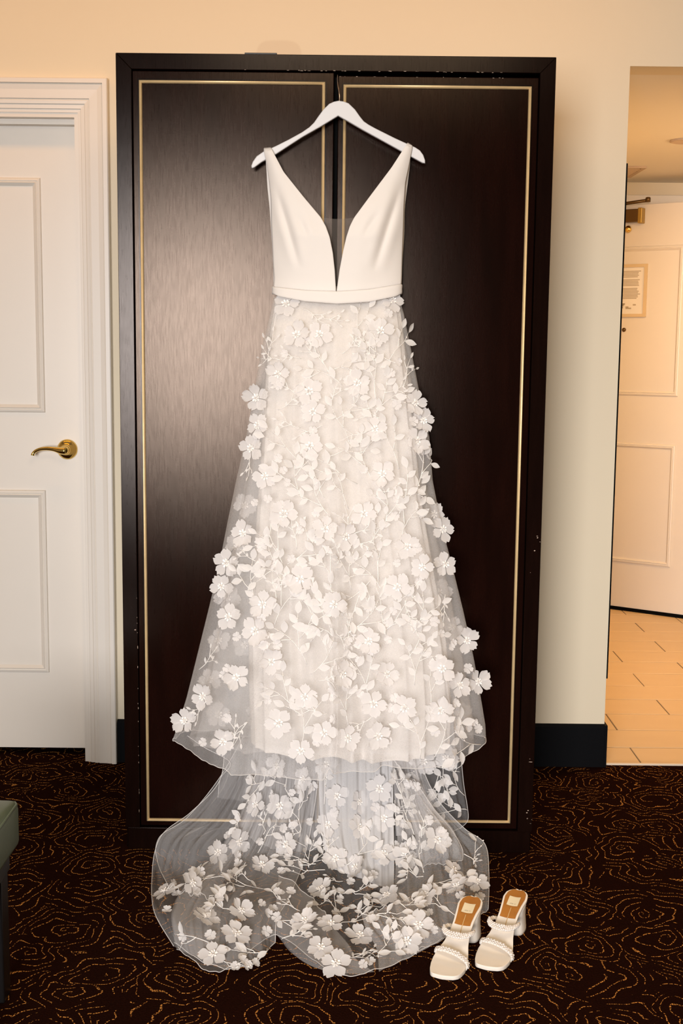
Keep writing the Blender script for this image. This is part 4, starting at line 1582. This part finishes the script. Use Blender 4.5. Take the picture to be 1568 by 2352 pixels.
train_flowers = [(749, 1755), (772, 1828), (821, 1841), (754, 1895), (770, 1974), (820, 1995), (881, 1966), (870, 1811), (927, 1968), (737, 2045), (759, 2126), (934, 2164),
                 (737, 2180), (772, 2216), (826, 2154), (437, 2030), (496, 1958), (546, 1932), (550, 2095), (542, 2149), (381, 2050), (490, 2195), (973, 1747), (1025, 1740),
                 (1039, 2002), (1095, 2029), (959, 2128), (1050, 2037), (700, 1790), (640, 1850), (600, 1990), (820, 1900), (640, 1760), (590, 1850), (660, 1940), (880, 1880),
                 (980, 2060), (1000, 1930), (470, 2110), (890, 2060), (700, 2120)]
for q in train_flowers:
    put_flower(q[0], q[1], BV_TR, face=0.2)
# flowers of the far side of the overskirt, seen through the tulle at its sides
for q in [(560, 1160), (540, 1255), (520, 1370), (500, 1470), (480, 1560), (560, 1480), (1000, 1180), (1010, 1360), (1040, 1440), (1060, 1640), (590, 1640), (500, 1640), (960, 870), (600, 950)]:
    put_flower(q[0], q[1], [BV_OVER], face=0.5, back=True)


def free(px, py, rad):
    return all((px - a) ** 2 + ((py - b)) ** 2 > (rad + c) ** 2 for a, b, c in placed_px)


rs = random.Random(5)


def in_skirt(px, py):
    ys, ls, rs_ = zip(*over_sil)
    return np.interp(py, ys, ls) + 12 < px < np.interp(py, ys, rs_) - 12


# leafy twigs
tries = 0
nsp = 0
while nsp < 58 and tries < 6000:
    tries += 1
    py = rs.uniform(730, 1705); px = rs.uniform(410, 1105)
    if not in_skirt(px, py) or not free(px, py, 12 + 8 * (tries < 3000)):
        continue
    kind = rs.choice((0, 0, 0, 1)) if py > 1050 else rs.choice((0, 1, 1, 2))
    if put_sprig(px, py, [BV_OVER], math.radians(rs.gauss(90, 42)), rs.uniform(.85, 1.1), kind, rs.choice((-1, 1))):
        placed_px.append((px, py, 26)); nsp += 1
for k in range(2000):
    py = rs.uniform(720, 1700); px = rs.uniform(420, 1100)
    if in_skirt(px, py) and free(px, py, 0):
        if put_sprig(px, py, [BV_OVER], rs.uniform(0, 6.28), rs.uniform(.8, 1.1), 2, rs.choice((-1, 1))):
            placed_px.append((px, py, 12)); nsp += 1
            if nsp > 92:
                break
nsm = 0
for k in range(3000):
    py = rs.uniform(720, 1715); px = rs.uniform(420, 1100)
    if in_skirt(px, py) and free(px, py, -8):
        if put_small(px, py, [BV_OVER]):
            placed_px.append((px, py, 16)); nsm += 1
            if nsm > 70:
                break
# twigs and small flowers on the train
train_zone = [(720, 1740), (900, 1740), (1060, 1740), (1070, 1890), (1000, 1860), (1060, 1940), (1115, 1960), (1118, 2080), (980, 2175), (860, 2225), (780, 2232), (700, 2200), (640, 2140),
              (625, 2160), (585, 2205), (500, 2225), (405, 2170), (365, 2080), (400, 2010), (500, 1940), (560, 1860), (600, 1760)]


def inside(px, py, poly):
    c = False
    j = len(poly) - 1
    for i in range(len(poly)):
        xi, yi = poly[i]; xj, yj = poly[j]
        if (yi > py) != (yj > py) and px < (xj - xi) * (py - yi) / (yj - yi) + xi:
            c = not c
        j = i
    return c


for q in [(1010, 1800, 250), (1040, 1850, 150), (1000, 1770, 300), (1045, 1790, 110), (920, 1810, 95), (935, 1880, 100)]:
    put_sprig(q[0], q[1], BV_TR, math.radians(q[2]), 0.9, 0, 1)
    placed_px.append((q[0], q[1], 24))
nt2 = 0
for k in range(8000):
    py = rs.uniform(1740, 2225); px = rs.uniform(370, 1115)
    if inside(px, py, train_zone) and free(px, py, 2):
        if put_sprig(px, py, BV_TR, math.radians(rs.gauss(60 if px > 760 else 110, 70)), rs.uniform(.8, 1.05), rs.choice((0, 0, 1, 2)), rs.choice((-1, 1))):
            placed_px.append((px, py, 22)); nt2 += 1
            if nt2 > 46:
                break
ns2 = 0
for k in range(8000):
    py = rs.uniform(1740, 2225); px = rs.uniform(370, 1115)
    if inside(px, py, train_zone) and free(px, py, -8):
        if put_small(px, py, BV_TR):
            placed_px.append((px, py, 14)); ns2 += 1
            if ns2 > 60:
                break
for q in [(585, 2213), (565, 2219), (541, 2222)]:
    put_small(q[0], q[1], BV_TR)
# leaves: the 300 largest as parts, the rest in one piece
leaf_list.sort(key=lambda L_: (L_[3] > 2, -L_[4]))
rest = Joined()
for k, (q, n, a, mi, sc_) in enumerate(leaf_list):
    m = frame(q, (n + TOCAM(q) * .25), a, random.uniform(-.05, .3)) @ Matrix.Scale(sc_, 4)
    if k < 300:
        add('leaf', leaf_meshes[mi], dress, m)
    else:
        me = leaf_meshes[mi]
        rest.put(([m @ v.co for v in me.vertices], [tuple(p.vertices) for p in me.polygons]))
if rest.v:
    tag(rest.build('leaves', 'leafm', dress), kind='stuff')
tag(loose_pearls.build('pearls', 'pearl', dress), kind='stuff')
print('APPLIQUE', counts, len(leaf_list), nsp, nsm, nt2, ns2)

# ------------------------------------------------------------------ shoes
def make_shoe(root, toe, heel, side):
    """toe, heel: floor positions under the toe tip and the heel end; side = +1 keeps the inner edge on the right"""
    T, H = Vector((toe[0], toe[1], 0)), Vector((heel[0], heel[1], 0))
    ax = (H - T)
    LEN = ax.length
    ax.normalize()
    lt = Vector((ax.y, -ax.x, 0)) * side       # lateral axis
    sk = [0, .03, .08, .16, .26, .36, .46, .56, .66, .76, .86, .93, .975, 1.0]
    zk = [.0105, .0105, .0108, .0115, .0135, .020, .031, .046, .060, .071, .079, .083, .085, .086]
    hl = [.020, .029, .0345, .039, .0415, .0385, .0305, .0250, .0240, .0258, .029, .0265, .019, .004]   # outer
    hr = [.024, .033, .0375, .0405, .0395, .0335, .0260, .0225, .0228, .0255, .029, .0265, .019, .004]  # inner
    off = [.004, .004, .003, .002, 0, 0, 0, 0, 0, 0, 0, 0, 0, 0]
    ns, nw = 56, 15
    sv = np.linspace(0, 1, ns) ** 1.0

    def W(s, x, z):
        return T + ax * (s * LEN) + lt * x + Vector((0, 0, z))

    def half(s):
        return (np.interp(s, sk, hl), np.interp(s, sk, hr))

    def zb(s):
        return float(np.interp(s, sk, zk))
    # footbed with a soft dish and a thick welt
    bm = bmesh.new()
    top = []
    for s in sv:
        a, b = half(s)
        row = []
        for j in range(nw):
            t = -1 + 2 * j / (nw - 1)
            x = (t * (a if t < 0 else b))
            slant = 0.012 * t * max(0, 1 - s / .12) * 0.5
            row.append(bm.verts.new(W(max(0, s + slant * 2.2), x, zb(s) + .0016 * t * t)))
        top.append(row)
    th_ = lambda s: float(np.interp(s, [0, .3, .45, .8, 1], [.0095, .0095, .007, .006, .008]))
    bot = []
    for i, s in enumerate(sv):
        bot.append([bm.verts.new(v.co - Vector((0, 0, th_(s)))) for v in top[i]])
    for i in range(ns - 1):
        for j in range(nw - 1):
            bm.faces.new((top[i][j], top[i][j + 1], top[i + 1][j + 1], top[i + 1][j]))
            bm.faces.new((bot[i][j], bot[i + 1][j], bot[i + 1][j + 1], bot[i][j + 1]))
        for j in (0, nw - 1):
            bm.faces.new((top[i][j], top[i + 1][j], bot[i + 1][j], bot[i][j]))
    for i in (0, ns - 1):
        for j in range(nw - 1):
            bm.faces.new((top[i][j], bot[i][j], bot[i][j + 1], top[i][j + 1]))
    fb = bm_obj('footbed', bm, 'shoe', root, True)
    ws = fb.modifiers.new('bev', 'BEVEL'); ws.width = 0.0022; ws.segments = 2; ws.limit_method = 'ANGLE'; ws.angle_limit = 0.9
    # tan insole patch, squared off at the front, rounded at the heel
    def patch(name, s0, s1, inset, z_up, mat, n=26, xs=None):
        rows = []
        for s in np.linspace(s0, s1, n):
            a, b = half(s)
            k0, k1 = (-(a - inset), b - inset) if xs is None else xs
            if xs is None and k1 - k0 < 0.002:
                continue
            rows.append([tuple(W(s, k0 + (k1 - k0) * j / 8, zb(s) + z_up + .0016 * ((j - 4) / 4) ** 2)) for j in range(9)])
        return add(name, grid_mesh(name, np.array(rows), mat), root, None, True)
    ins = patch('insole', .625, .985, .0045, .0007, 'tan')
    lab = patch('insole_label', .755, .875, 0, .0012, 'shoe_label', 8, (-.0135, .0135))
    patch('gold_stripe', .50, .735, 0, .0011, 'gold_line', 12, (-.0008, .0008))
    # printed lettering on the label
    cu = bpy.data.curves.new('lettering', 'FONT')
    cu.body = 'dolce vita'
    cu.size = 0.0062
    cu.align_x = 'CENTER'
    tmp = bpy.data.objects.new('lettering', cu)
    col.objects.link(tmp)
    bpy.context.view_layer.update()
    me = bpy.data.meshes.new_from_object(tmp.evaluated_get(bpy.context.evaluated_depsgraph_get()))
    bpy.data.objects.remove(tmp)
    for v in me.vertices:
        s = .775 + v.co.y / LEN
        q = W(s, -side * v.co.x if False else v.co.x * side, zb(s) + .0017)
        v.co = q
    me.materials.clear(); me.materials.append(M['print'])
    add('lettering', me, root)
    # block heel, flared to the floor
    bm = bmesh.new()
    rings = []
    for t, sc in ((0.0, 1.0), (0.08, .99), (.45, .90), (.8, .90), (1.0, .98)):
        ring_ = []
        for k in range(24):
            a = 2 * math.pi * k / 24
            cx_ = math.copysign(abs(math.cos(a)) ** .6, math.cos(a)); sy_ = math.copysign(abs(math.sin(a)) ** .6, math.sin(a))
            s = .875 + .115 * cx_ * (sc if t < 1 else sc) - .012 * (1 - t)
            z = t * (zb(min(1, s)) - .0075)
            ring_.append(bm.verts.new(W(s, sy_ * .0262 * sc, z)))
        rings.append(ring_)
    for i in range(len(rings) - 1):
        for k in range(24):
            bm.faces.new((rings[i][k], rings[i][(k + 1) % 24], rings[i + 1][(k + 1) % 24], rings[i + 1][k]))
    bm.faces.new(rings[0][::-1]); bm.faces.new(rings[-1])
    bm_obj('heel', bm, 'shoe', root, True)
    # two straps covered in pearls
    for (s_l, s_r, ht, out_, wd, rows_n, nm) in ((.36, .22, .016, .004, .014, 0.0, 'toe_strap'), (.63, .61, .030, .019, .016, .205, 'instep_strap')):
        npnt = 40
        band, inner = [], []
        pj = Joined()
        for i in range(npnt):
            t = i / (npnt - 1)
            a = math.pi * t
            s = s_l + (s_r - s_l) * t - rows_n * math.sin(a)
            hlw, hrw = half(s)
            x = -math.cos(a) * ((hlw if t < .5 else hrw) + out_ * (1.0 if t < .5 else .65) * max(0, math.sin(a)) ** .45)
            z = zb(s) - .006 + (ht + .004) * math.sin(a) ** .72
            tang_out = Vector((0, 0, 1)) * math.sin(a) + lt * (-math.cos(a))
            rowb = []
            for j in range(5):
                q = (j / 4 - .5)
                lean = -.35 * math.sin(a) * (1 if nm == 'instep_strap' else .5)
                rowb.append(tuple(W(s + q * wd / LEN, x, z + q * wd * lean * -1)))
            band.append(rowb)
        bandA = np.array(band)
        o = add(nm, grid_mesh(nm, bandA, 'shoe'), root, None, True)
        sol = o.modifiers.new('thickness', 'SOLIDIFY'); sol.thickness = .0018; sol.offset = -1
        # pearls over the outer face
        n_ = normals_of(bandA)
        cen = bandA.mean(axis=(0, 1))
        seglen = np.linalg.norm(np.diff(bandA[:, 2], axis=0), axis=1).sum()
        cnt = int(seglen / .0060)
        rr = random.Random(len(nm))
        for r_ in range(4):
            for k in range(cnt):
                u = (k + (.5 if r_ % 2 else 0)) / cnt * (npnt - 1)
                i0 = min(int(u), npnt - 2); fu = u - i0
                v_ = (r_ + .5) / 4 * 4
                j0 = min(int(v_), 3); fv = v_ - j0
                q = (bandA[i0, j0] * (1 - fu) + bandA[i0 + 1, j0] * fu) * (1 - fv) + (bandA[i0, j0 + 1] * (1 - fu) + bandA[i0 + 1, j0 + 1] * fu) * fv
                nn = n_[i0, j0]
                mid = np.array(W(s_l, 0, zb(s_l)))
                if np.dot(nn, q - mid) < 0:
                    nn = -nn
                pj.put(sphere_data(Vector(q) + Vector(nn) * rr.uniform(.0016, .0034), rr.uniform(.0028, .0035), 9, 7))
        tag(pj.build('pearls', 'pearl', o), kind='stuff')


for (tp, hp_, lab, side) in (((1015, 2247), (1088, 2058), 'cream pearl-strapped block-heel mule resting against the tulle train', 1),
                             ((1118, 2226), (1192, 2043), 'cream pearl-strapped block-heel mule standing clear of the train on bare carpet', 1)):
    tpt = atZ(tp[0], tp[1], 0.004)
    hpt = atZ(hp_[0], hp_[1], 0.087)
    r = empty('heeled_mule', ((tpt.x + hpt.x) / 2, (tpt.y + hpt.y) / 2, 0), lab, 'shoe', 'pair of pearl-strapped mules')
    make_shoe(r, (tpt.x, tpt.y), (hpt.x, hpt.y), side)

# ------------------------------------------------------------------ green bench at the left edge of the picture
bn = empty('bench', (-0.95, -1.1, 0), 'green vinyl cushioned bench with black wooden legs', 'bench')
bx0, bx1, by0, by1 = -1.02, -0.648, -1.22, -0.752
bm = box_bm(bx0, bx1, by0, by1, 0.325, 0.425, 0.018, 3)
for v in bm.verts:      # crowned top
    if v.co.z > 0.38:
        u = (v.co.x - bx0) / (bx1 - bx0); w_ = (v.co.y - by0) / (by1 - by0)
        v.co.z += 0.0
top_edges = bmesh.ops.subdivide_edges(bm, edges=[e for e in bm.edges if e.calc_length() > 0.2], cuts=7, use_grid_fill=True)
for v in bm.verts:
    if v.co.z > 0.40:
        u = min(1, max(0, (v.co.x - bx0) / (bx1 - bx0))); w_ = min(1, max(0, (v.co.y - by0) / (by1 - by0)))
        v.co.z += 0.022 * (math.sin(math.pi * u) * math.sin(math.pi * w_)) ** .5
cu_ = bm_obj('cushion', bm, 'green', bn, True)
z_ = 0.4205
tube('piping', [(bx1 - .004, by0 + .02, z_), (bx1 - .003, by1 - .02, z_), (bx1 - .010, by1 - .007, z_), (bx1 - .024, by1 - .003, z_), (bx0 + .02, by1 - .003, z_)], 0.0028, 'green', cu_, 8)
box('seat_rail', bx0 + .02, bx1 - .022, by0 + .02, by1 + -.012, 0.275, 0.326, 'leg_wood', bn, 0.003)
for (lx, ly) in ((bx1 - .068, by1 - .066), (bx0 + .02, by1 - .066), (bx1 - .068, by0 + .02), (bx0 + .02, by0 + .02)):
    box('leg', lx, lx + .042, ly, ly + .05, 0.0, 0.29, 'leg_wood', bn, 0.003)
